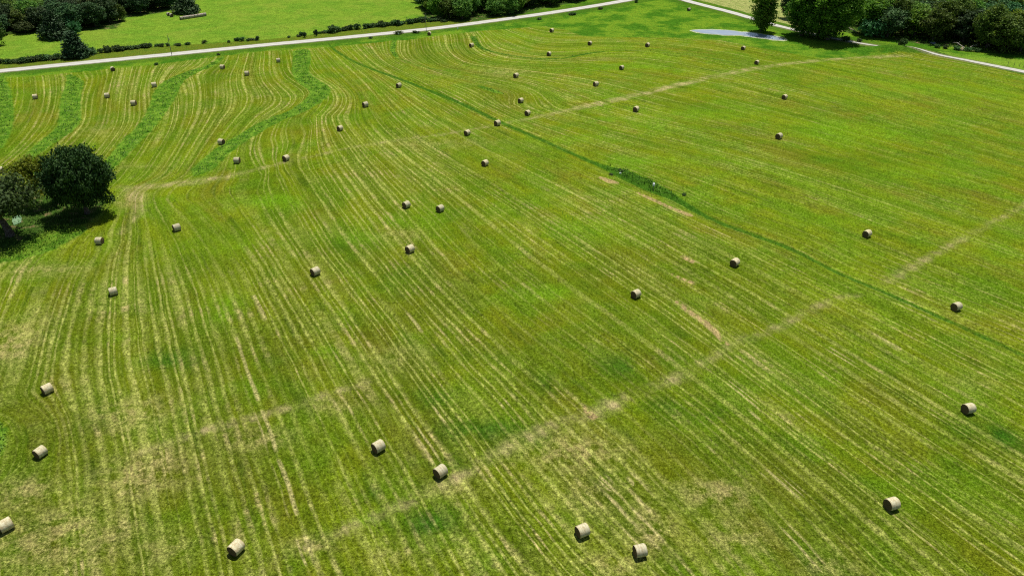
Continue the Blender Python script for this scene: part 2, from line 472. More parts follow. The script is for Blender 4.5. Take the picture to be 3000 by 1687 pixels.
p_straw = blobs([(1450,1140,130,45,.9),(360,1190,100,60,.9),(330,1040,90,40,.8),(1300,1110,60,20,.6),(1800,1240,100,35,.9),(30,860,60,60,1),(790,1370,60,20,.9),(1640,1330,60,60,.8),(650,1105,80,25,.7),
 (330,500,30,18,1),(1540,1420,80,24,.8),(980,1400,60,30,.4),(150,1350,160,80,.8),(60,1240,80,40,.7),(400,1380,80,40,.5),(990,900,70,30,.4),(1130,1230,60,18,.7),(1850,1350,110,50,.5),
 (1000,590,50,14,.5),(100,680,110,16,.6),(330,420,60,8,.3),(1480,1250,80,40,.5),(830,1020,60,20,.5),(2080,1420,80,30,.5),(2460,960,60,20,.3),(1100,360,160,10,.4),(250,330,60,14,.3),(1260,180,60,10,.4)])

p_dense = blobs([(200,900,330,300,1),(200,1300,500,200,1),(640,700,260,200,.7),(450,250,380,110,.8),(1000,400,200,100,.5),(1250,235,100,50,.9),(1050,130,160,50,.9),(1300,1350,700,200,.6),(1100,450,150,80,.6),(1700,750,400,160,.4)])
p_mid = blobs([(900,850,700,260,1),(500,1200,600,250,1),(1300,1150,700,260,1),(1900,1100,600,250,1),(2400,1250,500,250,1),(1600,700,420,120,.8),(1000,420,320,80,.5),(2450,950,300,120,.8)])
p_calm = blobs([(2300,330,420,190,1),(2500,500,300,160,.9),(1900,300,260,90,.8),(2150,450,260,110,.8),(1750,160,300,40,.7),(2500,220,300,80,1),(2000,560,160,60,.5),(1700,380,150,50,.5),(2500,800,160,160,.4)])
rs = np.random.RandomState(4)
def vnoise(X, Y, sc, seed):
    r = np.random.RandomState(seed); out = np.zeros_like(X)
    for k in range(6):
        a = r.uniform(0, math.tau); f = r.uniform(.6, 1.6) / sc; ph = r.uniform(0, math.tau)
        out += np.sin((X * math.cos(a) + Y * math.sin(a)) * f * math.tau + ph)
    return out / 6
def relief(X, Y, dl, dw, ra, rb):
    z = 0.30 * np.exp(-(np.maximum(dl, 0) / 2.2) ** 2) - .25 * np.exp(-(np.maximum(d_ditch, 0) / 1.6) ** 2)
    z += 0.10 * vnoise(X, Y, 23, 3) + 0.25 * vnoise(X, Y, 90, 5)
    keep = np.clip((np.minimum(ra, rb) - 3.5) / 6, 0, 1)
    z *= keep
    # low bank that hides part of the lane on the right
    bx0, by0 = G(2600, 146); dd = np.hypot((X - bx0) / 13, (Y - by0 + 3) / 5.0)
    z += 2.6 * np.exp(-dd ** 2)
    return z
Z = relief(X, Y, dl, dw, ra, rb)
dpond = sd_poly(X, Y, POND)
Z = np.where(dpond < 6, Z * np.clip(dpond / 6, 0, 1) + 0.25 * np.clip(dpond, -2, 0), Z)
from functools import lru_cache
def zat(x, y):
    j = int(np.clip(np.searchsorted(YS, y) - 1, 0, len(YS) - 2)); i = int(np.clip(np.searchsorted(XS, x) - 1, 0, len(XS) - 2))
    a = (x - XS[i]) / (XS[i + 1] - XS[i]); b = (y - YS[j]) / (YS[j + 1] - YS[j])
    return float(Z[j, i] * (1 - a) * (1 - b) + Z[j, i + 1] * a * (1 - b) + Z[j + 1, i] * (1 - a) * b + Z[j + 1, i + 1] * a * b)
def zarr(F, x, y):
    j = np.clip(np.searchsorted(YS, y) - 1, 0, len(YS) - 2); i = np.clip(np.searchsorted(XS, x) - 1, 0, len(XS) - 2)
    a = (x - XS[i]) / (XS[i + 1] - XS[i]); b = (y - YS[j]) / (YS[j + 1] - YS[j])
    return (F[j, i] * (1 - a) * (1 - b) + F[j, i + 1] * a * (1 - b) + F[j + 1, i] * (1 - a) * b + F[j + 1, i + 1] * a * b)

ny, nx = X.shape
idx = np.arange(nx * ny).reshape(ny, nx)
quads = np.stack([idx[:-1, :-1], idx[:-1, 1:], idx[1:, 1:], idx[1:, :-1]], -1).reshape(-1, 4)
gm = np_mesh('ground', np.stack([X, Y, Z], -1).reshape(-1, 3), quads=quads, smooth_shade=True,
             attrs=dict(mow_u=bil(U, X, Y), mow_v=bil(V, X, Y), mow_g=bil(LG, X, Y), p_calm=p_calm, d_lush=np.clip(dl, -20, 40), d_track=np.clip(dt, -20, 40), d_bare=np.clip(db, -9, 40),
                        d_cut=np.clip(dc, -40, 40), d_pasture=np.clip(dp, -40, 40), d_pale=np.clip(dn, -40, 40), d_wood=np.clip(dw, -40, 40),
                        d_road=np.clip(np.minimum(ra, rb + .7), 0, 40), p_dark=p_dark, d_streak=np.clip(dsk, 0, 40), d_vergen=np.clip(dvn, -20, 20), s_ditch=np.clip(ds, -30, 30), w_ditch=w_ditch, s_line=np.clip(ds4, -30, 30), w_line=w4, p_dense=p_dense, p_mid=p_mid, p_lime=p_lime, p_straw=p_straw))

g = NT('field_ground', 1.0, 0.0)
P = g.geo()
u, v = g.attr('mow_u'), g.attr('mow_v')
n_big = g.noise(P, 0.018, 2.0)
n_mid = g.noise(P, 0.075, 3.0)
n_sm = g.noise(P, 0.42, 3.0, .6)
n_fine = g.noise(P, 1.9, 5.0, .78)
n_tiny = g.noise(P, 4.2, 3.0, .8)
wob = g.math('MULTIPLY_ADD', g.noise(P, 0.09, 2.0), 0.5, -0.25)
uw = g.math('ADD', u, wob)
n1 = g.n('ShaderNodeTexNoise', noise_dimensions='1D'); g.put(n1.inputs['W'], uw); n1.inputs['Scale'].default_value = .35; n1.inputs['Detail'].default_value = 2
uw = g.math('ADD', uw, g.math('MULTIPLY_ADD', n1.outputs['Fac'], 2.4, -1.2))
lg = g.attr('mow_g')
gmag = g.math('POWER', 2.0, lg)
dense = g.attr('p_dense')
def lanes(S, wmin, wmax, lo, hi, sd):
    """lines about S metres apart; lines fade in where the runs spread out"""
    lod = g.math('ADD', lg, math.log2(S))
    k0 = g.math('FLOOR', lod)
    fk = g.math('SUBTRACT', lod, k0)
    p0 = g.math('POWER', 2.0, k0)
    idn = g.math('ROUND', g.math('DIVIDE', uw, p0))
    pos = g.math('MULTIPLY', idn, p0)
    odd = g.math('PINGPONG', idn, 1.0)
    alive = g.math('SUBTRACT', 1.0, g.math('MULTIPLY', odd, fk))
    w_ = g.n('ShaderNodeTexWhiteNoise', noise_dimensions='1D'); g.put(w_.inputs['W'], g.math('ADD', pos, sd)); r_ = w_.outputs['Value']
    al = g.noise(g.comb(g.math('MULTIPLY', pos, 3.37), g.math('MULTIPLY', v, 0.028), sd), 1.0, 5.0, .72)
    d_ = g.math('DIVIDE', g.math('ABSOLUTE', g.math('SUBTRACT', uw, pos)), gmag)
    d_ = g.math('ADD', d_, g.math('MULTIPLY_ADD', n_fine, .50, -.25))
    w2 = g.math('MULTIPLY', g.mr(al, .35, .66, wmin, wmax * 1.12), g.math('MULTIPLY_ADD', dense, .35, 1.0))
    l_ = g.mr(d_, g.math('MULTIPLY', w2, .15), w2, 1.0, 0.0)
    s_ = g.mr(g.math('ADD', g.math('ADD', al, g.math('MULTIPLY', dense, .10)), g.math('MULTIPLY', r_, .34)), lo, hi)
    s_ = g.math('MULTIPLY', s_, g.mr(g.noise(P, .55 + S * .1, 4.0, .7), .36, .60, .25, 1.0))
    return g.math('MULTIPLY', g.math('MULTIPLY', l_, s_), alive), d_
ln, dlane = lanes(1.85, .24, .62, .40, .78, 0.0)
ln2, _ = lanes(.95, .16, .34, .46, .84, 51.0)
calm = g.math('SUBTRACT', 1.0, g.math('MULTIPLY', g.attr('p_calm'), .62))
ln = g.math('MULTIPLY', g.math('MULTIPLY', ln, g.mr(n_fine, .30, .58, .35, 1.0)), calm)
zone = g.noise(g.comb(g.math('MULTIPLY', uw, .07), g.math('MULTIPLY', v, .012), 9.0), 1.0, 3.0, .6)
ln = g.math('MULTIPLY', ln, g.mr(zone, .36, .56, .30, 1.0))
ln2 = g.math('MULTIPLY', g.math('MULTIPLY', ln2, g.mr(n_fine, .35, .6, .2, 1.0)), g.math('MULTIPLY', calm, g.mr(zone, .42, .62, .10, 1.0)))
keepg = g.math('SUBTRACT', 1.0, g.math('MULTIPLY', g.math('MAXIMUM', g.attr('p_dark'), g.attr('p_lime')), .5))
ln = g.math('MULTIPLY', ln, keepg); ln2 = g.math('MULTIPLY', ln2, keepg)
# finer streaks along the run
st = g.noise(g.comb(g.math('MULTIPLY', uw, 1.0), g.math('MULTIPLY', v, 0.055)), 0.85, 4.0, .62)
st2 = g.noise(g.comb(g.math('MULTIPLY', uw, 1.0), g.math('MULTIPLY', v, 0.05)), 0.22, 3.0, .5)
st_hi = g.mr(st, 0.52, 0.72)
st_lo = g.mr(st, 0.30, 0.46, 1.0, 0.0)
# base greens of the mown field
olive, deep, lime, brown = (.146, .186, .006), (.046, .108, .004), (.150, .245, .007), (.145, .125, .012)
c = g.mix(g.mr(n_mid, .38, .62), olive, (.100, .188, .006))
c = g.mix(g.math('MULTIPLY', g.mr(n_big, .48, .68), .45), c, lime)
c = g.mix(g.math('MULTIPLY', g.mr(st2, .42, .62), .45), c, deep)
c = g.mix(g.math('MULTIPLY', g.mr(g.noise(g.comb(g.math('MULTIPLY', uw, .13), g.math('MULTIPLY', v, .03)), 1.0, 4.0, .65), .50, .68), .55), c, brown)
c = g.mix(g.math('MULTIPLY', g.mr(g.noise(g.comb(g.math('MULTIPLY', uw, .22), g.math('MULTIPLY', v, .022), 5.0), 1.0, 4.0, .65), .50, .66), .5), c, (.075, .150, .005))
c = g.mix(g.math('MULTIPLY', g.attr('p_mid'), g.mr(g.noise(g.comb(g.math('MULTIPLY', uw, .10), g.math('MULTIPLY', v, .035), 13.0), 1.0, 4.0, .6), .36, .62, .08, .72)), c, (.078, .096, .006))
c = g.mix(g.math('MULTIPLY', dense, g.mr(n_sm, .3, .7, .25, .60)), c, (.068, .094, .005))
straw = (.33, .30, .095)
c = g.mix(g.math('MULTIPLY', st_lo, .65), c, (.045, .082, .006))
c = g.mix(g.math('MULTIPLY', g.math('MULTIPLY', st_hi, .45), calm), c, (.22, .26, .04))
fh = g.math('MULTIPLY', g.mr(g.math('ADD', n_tiny, g.math('MULTIPLY', n_fine, .8)), .96, 1.18), g.mr(g.math('ADD', n_mid, g.math('MULTIPLY', g.attr('p_straw'), .4)), .45, .85, .10, .75))
c = g.mix(fh, c, (.27, .27, .065))
lim_f = g.math('MULTIPLY', g.attr('p_lime'), g.mr(n_sm, .25, .6, .55, 1.0))
c = g.mix(g.math('MULTIPLY', lim_f, .85), c, (.115, .250, .008))
dk_f = g.math('MULTIPLY', g.attr('p_dark'), g.mr(g.noise(P, .14, 3.0), .35, .6, .25, 1.0))
c = g.mix(g.math('MULTIPLY', dk_f, .92), c, (.024, .090, .005))
near_bare = g.attr('p_straw')
sf = g.math('MULTIPLY', near_bare, g.mr(g.math('ADD', n_sm, g.math('MULTIPLY', n_fine, .5)), .60, .88))
c = g.mix(g.math('MULTIPLY', sf, .75), c, (.34, .27, .11))
lc = g.mix(g.mr(g.noise(P, .12, 3.0), .5, .66), (.34, .355, .085), (.45, .37, .15))
c = g.mix(g.math('MULTIPLY', ln2, .75), c, (.26, .30, .050))
c = g.mix(g.math('MULTIPLY', ln, .95), c, lc)
# tracks and bare earth
edge = g.math('MULTIPLY_ADD', n_sm, 3.4, -1.7)
edge = g.math('ADD', edge, g.math('MULTIPLY_ADD', n_fine, 1.2, -.6))
tr = g.mr(g.math('ADD', g.attr('d_track'), edge), -1.2, 1.5, 1.0, 0.0)
tc = g.mix(g.mr(st, .4, .65), (.24, .24, .07), (.46, .36, .18))
tr = g.math('MULTIPLY', tr, g.mr(g.math('ADD', g.noise(P, .16, 4, .7), g.math('MULTIPLY', st, .35)), .52, .84, .05, .82))
c = g.mix(tr, c, tc)
be = g.math('ADD', g.math('MULTIPLY_ADD', n_fine, 1.0, -.5), g.math('MULTIPLY_ADD', n_tiny, .5, -.25))
br = g.mr(g.math('ADD', g.attr('d_bare'), be), -.1, .35, 1.0, 0.0)
c = g.mix(g.math('MULTIPLY', br, g.mr(n_tiny, .35, .6, .45, .85)), c, (.42, .29, .14))
skd = g.mr(g.math('ADD', dlane, g.math('MULTIPLY_ADD', n_tiny, .3, -.15)), .12, .42, 1.0, 0.0)
sk = g.math('MULTIPLY', skd, g.mr(g.attr('d_streak'), .4, 1.25, 1.0, 0.0))
c = g.mix(g.math('MULTIPLY', sk, g.mr(n_fine, .35, .6, .3, .8)), c, (.42, .36, .15))
# regions
pe = g.math('MULTIPLY_ADD', n_sm, 3.0, -1.5)
past = g.mix(g.mr(n_mid, .35, .65), (.115, .225, .018), (.155, .255, .022))
past = g.mix(g.math('MULTIPLY', g.mr(g.noise(P, .25, 4.0, .7), .48, .66), .5), past, (.07, .15, .010))
past = g.mix(g.math('MULTIPLY', g.mr(g.noise(g.comb(g.math('MULTIPLY', u, .05), g.math('MULTIPLY', v, .05)), 1.0, 3.0, .6), .45, .65), .5), past, (.19, .25, .03))
rough = g.mix(g.mr(g.noise(P, .07, 4.0, .65), .42, .58), (.045, .135, .008), (.145, .245, .016))
rough = g.mix(g.mr(n_sm, .4, .75), rough, (.06, .15, .01))
rough = g.mix(g.math('MULTIPLY', g.mr(g.attr('d_road'), 8.0, 11.0, 1.0, 0.0), g.mr(n_sm, .35, .6, .35, .9)), rough, (.052, .118, .010))
cutm = g.mr(g.math('ADD', g.attr('d_cut'), pe), -.8, .8)
c = g.mix(g.math('SUBTRACT', 1.0, cutm), c, rough)
vnm = g.mr(g.math('ADD', g.attr('d_vergen'), pe), -.8, .8)
c = g.mix(vnm, c, g.mix(g.mr(n_sm, .35, .65), (.13, .165, .015), (.075, .125, .012)))
pm = g.mr(g.math('ADD', g.attr('d_pasture'), pe), -.8, .8)
c = g.mix(pm, c, past)
pale = g.mix(g.mr(g.noise(P, .3, 4.0, .7), .4, .65), (.30, .31, .10), (.20, .25, .06))
nm = g.mr(g.math('ADD', g.attr('d_pale'), pe), -.8, .8)
c = g.mix(nm, c, pale)
lush = g.mr(g.math('ADD', g.attr('d_lush'), g.math('MULTIPLY', edge, .5)), -.5, .4, 1.0, 0.0)
lcx = g.mix(g.mr(n_sm, .35, .65), (.060, .155, .010), (.125, .225, .020))
ditch = g.mr(g.math('ADD', g.math('SUBTRACT', g.math('ABSOLUTE', g.math('ADD', g.attr('s_ditch'), g.math('MULTIPLY_ADD', n_sm, 1.2, -.6))), g.attr('w_ditch')), g.math('MULTIPLY_ADD', n_fine, .8, -.4)), -.25, .45, 1.0, 0.0)
ditch = g.math('MULTIPLY', ditch, g.mr(g.math('ADD', n_sm, g.mr(g.attr('w_ditch'), .6, 1.6, 0.0, .6)), .28, .58, .50, .95))
l4 = g.mr(g.math('ADD', g.math('SUBTRACT', g.math('ABSOLUTE', g.attr('s_line')), g.attr('w_line')), g.math('MULTIPLY_ADD', n_fine, .8, -.4)), -.2, .4, 1.0, 0.0)
ditch = g.math('MAXIMUM', ditch, g.math('MULTIPLY', l4, .7))
lush = g.math('MAXIMUM', lush, ditch)
lcx = g.mix(g.math('MULTIPLY', ditch, .85), lcx, (.026, .090, .006))
c = g.mix(lush, c, lcx)
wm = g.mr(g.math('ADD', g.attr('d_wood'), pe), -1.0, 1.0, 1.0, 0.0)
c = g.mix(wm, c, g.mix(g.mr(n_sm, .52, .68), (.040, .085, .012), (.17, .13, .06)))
# gravel shoulder dust and mown verge
vg = g.mr(g.attr('d_road'), 3.0, 4.3, 1.0, 0.0)
c = g.mix(g.math('MULTIPLY', vg, .6), c, (.19, .17, .09))
# fine mottle of the turf, its dark troughs painted as shade between clumps
mt = g.math('MULTIPLY', g.mr(n_fine, .33, .67, .38, 1.66, False), g.mr(n_tiny, .34, .66, .50, 1.48, False))
mt = g.math('MULTIPLY', mt, g.mr(n_sm, .25, .75, .80, 1.22, False))
c = g.scalecol(c, mt)
g.color(c)
hgt = g.math('ADD', g.math('MULTIPLY', n_fine, 1.0), g.math('MULTIPLY', n_tiny, .45))
g.bump(hgt, 1.0, .30)
ground = link('ground', gm, g.m)
tag(ground, kind='structure')

# ------------------------------------------------------------------ gravel roads
def road(name, pl, hw, mat, zoff=0.03, seed=1):
    q, t = smooth(pl, 1.5, 2)
    d = np.gradient(q, axis=0); d /= np.hypot(d[:, 0], d[:, 1])[:, None]
    nrm = np.c_[-d[:, 1], d[:, 0]]
    r = np.random.RandomState(seed)
    cols = [-1, -.6, -.2, .2, .6, 1]
    V3, A = [], []
    hws = np.interp(t, arc(pl), hw) if not isinstance(hw, float) else np.full(len(q), hw)
    for i in range(len(q)):
        for cc in cols:
            w = hws[i] * cc + (r.uniform(-.22, .22) if abs(cc) == 1 else 0)
            p = q[i] + nrm[i] * w
            V3.append((p[0], p[1], zat(p[0], p[1]) + zoff + .05 * (1 - cc * cc))); A.append(cc)
    k = len(cols); m = len(q)
    id_ = np.arange(m * k).reshape(m, k)
    qd = np.stack([id_[:-1, :-1], id_[1:, :-1], id_[1:, 1:], id_[:-1, 1:]], -1).reshape(-1, 4)
    o = link(name, np_mesh(name, V3, quads=qd, attrs=dict(across=A), smooth_shade=True), mat)
    return tag(o, kind='structure')
gr = NT('gravel', .95, .1)
P = gr.geo()
ac = gr.math('ABSOLUTE', gr.attr('across'))
wheel = gr.math('ABSOLUTE', gr.math('SUBTRACT', ac, .42))
c = gr.mix(gr.mr(wheel, .05, .25), (.54, .535, .48), (.41, .40, .345))
c = gr.mix(gr.mr(gr.math('ADD', ac, gr.math('MULTIPLY_ADD', gr.noise(P, 1.2, 3), .5, -.25)), .85, 1.05), c, (.30, .29, .20))
c = gr.scalecol(c, gr.mr(gr.noise(P, 2.5, 4, .7), .3, .7, .85, 1.12, False))
gr.color(c)
gr.bump(gr.noise(P, 8, 3), .5, .05)
road('gravel_road', ROAD_A, ROAD_HW, gr.m, .05, 1)
road('gravel_lane', ROAD_B, [2.6,2.6,2.6,2.5,2.4,1.9,1.8,1.7,1.5,1.3,1.0,.7,.7,1.0,1.3,1.6,2.0,2.0,2.0], gr.m, .09, 2)

# ------------------------------------------------------------------ water
def sheet(name, poly, z, mat, rounds=2):
    p = np.vstack([poly, poly[:1]])
    q, _ = smooth(p, 2.5, rounds); q = q[:-1]
    cx, cy = q.mean(0)
    rr_ = random.Random(len(q)); q = q + np.array([[rr_.uniform(-.35, .35), rr_.uniform(-.5, .5)] for _ in q])
    me = bpy.data.meshes.new(name)
    me.from_pydata([(a, b, z) for a, b in q], [], [list(range(len(q)))])
    me.update()
    o = link(name, me, mat)
    return tag(o, kind='structure')
w = NT('pond_water', .08, .9)
P = w.geo()
w.color(w.mix(w.mr(w.noise(P, .12, 3), .4, .65), (.27, .32, .38), (.34, .38, .41)))  # murky water tone, with reflected sky painted in as pale blue
w.bsdf.inputs['IOR'].default_value = 1.33
w.bump(w.noise(P, 1.6, 3), .12, .05)
scum = NT('pond_scum', .9, .1)
P = scum.geo()
scum.color(scum.mix(scum.mr(scum.noise(P, 1.2, 3), .4, .6), (.42, .44, .28), (.26, .32, .13)))
creek = NT('creek_algae', .4, .5); P = creek.geo()
creek.color(creek.mix(creek.mr(creek.noise(P, .9, 4, .7), .42, .58), (.08, .18, .06), (.20, .30, .16)))
sheet('pond_edge', POND, -.02, scum.m)
pi = POND.copy()
# pull the water in from the pale algae rim
for i in range(len(pi)):
    a, b = POND[i - 1], POND[(i + 1) % len(POND)]
    t = (b - a) / (np.hypot(*(b - a)) + 1e-9); n_ = np.array([t[1], -t[0]])
    cand = POND[i] + n_ * 1.5
    if not inside(np.array([cand[0]]), np.array([cand[1]]), POND)[0]: cand = POND[i] - n_ * 1.5
    pi[i] = cand
sheet('pond_water', pi, .01, w.m)
sheet('creek_water', line3([(34,640),(52,628),(70,634),(64,655),(48,668),(38,664)]), .28, creek.m)
sheet('stream_water', line3([(2722,125),(2743,124),(2744,131),(2728,132)]), zat(*G(2735, 129)) + .12, w.m)

# ------------------------------------------------------------------ leaf makers
def leaf_quads(C, N, size, rng, aspect=.62):
    """C centres (n,3), N normals (n,3), size (n,) -> kite shaped leaf clumps"""
    n = len(C)
    N = N / (np.linalg.norm(N, axis=1)[:, None] + 1e-9)
    r = rng.normal(size=(n, 3)); T = np.cross(N, r); T /= (np.linalg.norm(T, axis=1)[:, None] + 1e-9)
    B = np.cross(N, T)
    s = size[:, None]
    a = C + T * s; b = C + B * s * aspect - N * s * .12; c = C - T * s * .8; d = C - B * s * aspect + N * s * .1
    Vv = np.stack([a, b, c, d], 1).reshape(-1, 3)
    return Vv, np.arange(4 * n).reshape(n, 4)

def crown_mesh(name, lobes, n_clump, n_leaf, leaf, seed, clump_r=.55, fill=.25, up=.35):
    rng = np.random.RandomState(seed)
    Cs, Ns, tone = [], [], []
    for (cx, cy, cz, rx, ry, rz) in lobes:
        m = max(4, int(n_clump * (rx * ry * rz) ** (2 / 3.) ))
        d = rng.normal(size=(m, 3)); d /= np.linalg.norm(d, axis=1)[:, None]
        rad = np.where(rng.rand(m) < fill, rng.uniform(.25, .8, m), rng.uniform(.82, 1.10, m))
        cc = np.array([cx, cy, cz]) + d * rad[:, None] * np.array([rx, ry, rz])
        for k in range(m):
            o = rng.normal(size=(n_leaf, 3)) * clump_r * np.array([1, 1, .6])
            Cs.append(cc[k] + o)
            nn = d[k] * .55 + rng.normal(size=(n_leaf, 3)) * .6 + np.array([0, 0, up])
            Ns.append(nn); tone.append(np.full(n_leaf, rng.rand()) * .6 + rng.rand(n_leaf) * .4)
    C = np.vstack(Cs); N = np.vstack(Ns); tone = np.concatenate(tone)
    keep = C[:, 2] > .15
    C, N, tone = C[keep], N[keep], tone[keep]
    Vv, Q = leaf_quads(C, N, leaf * rng.uniform(.6, 1.3, len(C)), rng)
    return np_mesh(name, Vv, quads=Q, fattrs=dict(tone=tone))

def tube(path, radii, seg=8):
    Vs, F = [], []
    for i, (p, r) in enumerate(zip(path, radii)):
        p = Vector(p)
        d = (Vector(path[min(i + 1, len(path) - 1)]) - Vector(path[max(i - 1, 0)])).normalized()
        a = d.orthogonal().normalized(); b = d.cross(a)
        for k in range(seg):
            t = k / seg * math.tau
            Vs.append(tuple(p + (a * math.cos(t) + b * math.sin(t)) * r * (1 + .08 * math.sin(3 * t + i))))
    for i in range(len(path) - 1):
        for k in range(seg):
            F.append((i * seg + k, i * seg + (k + 1) % seg, (i + 1) * seg + (k + 1) % seg, (i + 1) * seg + k))
    return Vs, F

def trunk_mesh(name, h, r, lobes, seed, lean=(0, 0), nlimb=8, fork=.35):
    rnd = random.Random(seed)
    Vs, F = [], []
    def add(path, rad):
        a, b = tube(path, rad)
        o = len(Vs); Vs.extend(a); F.extend([tuple(i + o for i in q) for q in b])
    zt = h * fork
    base = [(0, 0, -.4), (lean[0] * .1, lean[1] * .1, zt * .3), (lean[0] * .4, lean[1] * .4, zt * .7), (lean[0], lean[1], zt)]
    add(base, [r * 1.5, r * 1.05, r * .9, r * .8])
    L = list(lobes); rnd.shuffle(L)
    for k, lb in enumerate(L[:nlimb]):
        s = zt * rnd.uniform(.7, 1.0)
        p0 = (lean[0] * s / zt, lean[1] * s / zt, s)
        e = (lb[0], lb[1], lb[2] + rnd.uniform(0, .3) * lb[5])
        mid = tuple(p0[i] * .5 + e[i] * .5 + (rnd.uniform(-.5, .5) + (.5 if i == 2 else 0)) for i in range(3))
        add([p0, mid, e], [r * .5, r * .3, r * .08])
        for q in range(2):
            e2 = tuple(e[i] + rnd.uniform(-1, 1) * lb[3 + i] * .8 for i in range(3))
            add([mid, tuple((mid[i] + e2[i]) / 2 + rnd.uniform(-.2, .2) for i in range(3)), e2], [r * .22, r * .12, r * .04])
    me = bpy.data.meshes.new(name); me.from_pydata(Vs, [], F); me.update()
    me.polygons.foreach_set('use_smooth', [True] * len(me.polygons))
    return me

def foliage(name, dark, light, warm, hue=.25, trans=.25):
    m = NT(name, .75, .25)
    P = m.obj()
    tone = m.attr('tone')
    c = m.mix(tone, dark, light)
    c = m.mix(m.math('MULTIPLY', m.mr(m.noise(P, .45, 2), .5, .68), .55), c, warm)
    hs = m.n('ShaderNodeHueSaturation')
    m.put(hs.inputs['Hue'], m.math('MULTIPLY_ADD', m.rnd(), .05, .475))
    m.put(hs.inputs['Value'], m.math('MULTIPLY_ADD', m.rnd(), hue * 2, 1 - hue))
    m.put(hs.inputs['Color'], c)
    m.color(hs.outputs[0])
    tr = m.n('ShaderNodeBsdfTranslucent')
    m.t.links.new(hs.outputs[0], tr.inputs[0])
    mx = m.n('ShaderNodeMixShader'); mx.inputs[0].default_value = trans
    out = m.t.nodes['Material Output']
    m.t.links.new(m.bsdf.outputs[0], mx.inputs[1]); m.t.links.new(tr.outputs[0], mx.inputs[2])
    m.t.links.new(mx.outputs[0], out.inputs[0])
    return m.m
F_OAK = foliage('oak_leaves', (.014, .040, .007), (.045, .095, .012), (.060, .105, .010), .15, .15)
F_WOOD = foliage('wood_leaves', (.050, .115, .014), (.15, .26, .032), (.21, .30, .030), .4, .32)
F_WOODL = foliage('dusky_wood_leaves', (.022, .058, .018), (.066, .125, .034), (.095, .14, .034), .4, .2)
F_YEL = foliage('yellow_green_leaves', (.065, .115, .004), (.16, .235, .008), (.22, .28, .008), .05, .35)
F_GREY = foliage('dull_leaves', (.020, .045, .008), (.062, .105, .018), (.09, .13, .015), .1, .2)
F_COT = foliage('cottonwood_leaves', (.060, .130, .010), (.18, .31, .024), (.26, .36, .024), .1, .45)
F_CED = foliage('cedar_needles', (.014, .040, .012), (.040, .095, .028), (.045, .12, .022), .2, .08)
F_TEAL = foliage('willow_leaves', (.035, .100, .030), (.085, .21, .060), (.09, .20, .04), .1, .25)
F_LIME = foliage('bright_leaves', (.035, .085, .008), (.10, .18, .015), (.13, .20, .015), .15, .2)
F_SHRUB = foliage('shrub_leaves', (.022, .062, .010), (.065, .13, .020), (.085, .12, .030), .35, .15)
bk = NT('bark', .9, .1); P = bk.obj()
bk.color(bk.mix(bk.mr(bk.noise(P, 4, 3), .4, .6), (.055, .042, .032), (.13, .11, .09)))
bk.bump(bk.noise(P, 9, 3), .6, .06)
BARK = bk.m

def lobes_ellipsoid(n, rx, ry, h0, h1, lr, seed, squash=.8):
    """lobes filling an ellipsoid crown between heights h0 and h1"""
    rnd = random.Random(seed); L = []
    hz = (h1 - h0) / 2; zc = (h1 + h0) / 2
    L.append((0, 0, zc, rx * .5, ry * .5, hz * .6))
    for i in range(n):
        z = 1 - 2 * (i + .5) / n; a = i * 2.39996 + rnd.uniform(-.4, .4)
        s = math.sqrt(1 - z * z)
        r = lr * rnd.uniform(.6, 1.4)
        k = rnd.uniform(.82, 1.16)
        L.append((math.cos(a) * s * (rx - r) * k, math.sin(a) * s * (ry - r) * k, zc + z * (hz - r * squash) * k, r, r, r * squash))
    return L
def lobes_cone(n, rad, h, seed, pw=.75):
    rnd = random.Random(seed); L = [(0, 0, h * .35, rad * .5, rad * .5, h * .3)]
    for i in range(n):
        t = (i + .5) / n; a = i * 2.39996
        R_ = rad * (1 - t) ** pw * rnd.uniform(.8, 1.0); r = max(.35, rad * .38 * (1 - .6 * t))
        L.append((math.cos(a) * max(0, R_ - r), math.sin(a) * max(0, R_ - r), .5 + t * (h - 1.0), r, r, r * .9))
    return L

class Proto:
    """crown + trunk meshes of one kind, at unit metres: height H, radius W"""
    def __init__(s, name, mat, lobes, H, W, seed, clump, leaves, leaf, trunk_r=.3, cr=.5, fill=.25, nlimb=6, fork=.35, lean=(0, 0), up=.35):
        s.name, s.mat, s.H, s.W = name, mat, H, W
        s.crown = crown_mesh(name + '_crown', lobes, clump, leaves, leaf, seed, cr, fill, up)
        s.trunk = trunk_mesh(name + '_trunk', H, trunk_r, lobes, seed, lean, nlimb, fork)
def place(proto, x, y, h, w, label, cat='tree', group=None, mat=None, rz=None, name=None, part='crown'):
    """h total height, w crown width"""
    sx = w / (2 * proto.W); sz = h / proto.H
    rz = random.uniform(0, math.tau) if rz is None else rz
    root = empty(name or proto.name, (x, y, zat(x, y) - .05), rz, (sx, sx, sz))
    tag(root, label, cat, group)
    c = link(part, proto.crown, None, root)
    if not proto.crown.materials: proto.crown.materials.append(None)
    c.material_slots[0].link = 'OBJECT'; c.material_slots[0].material = mat or proto.mat
    link('trunk' if part == 'crown' else 'stem', proto.trunk, BARK, root)
    return root
random.seed(11)

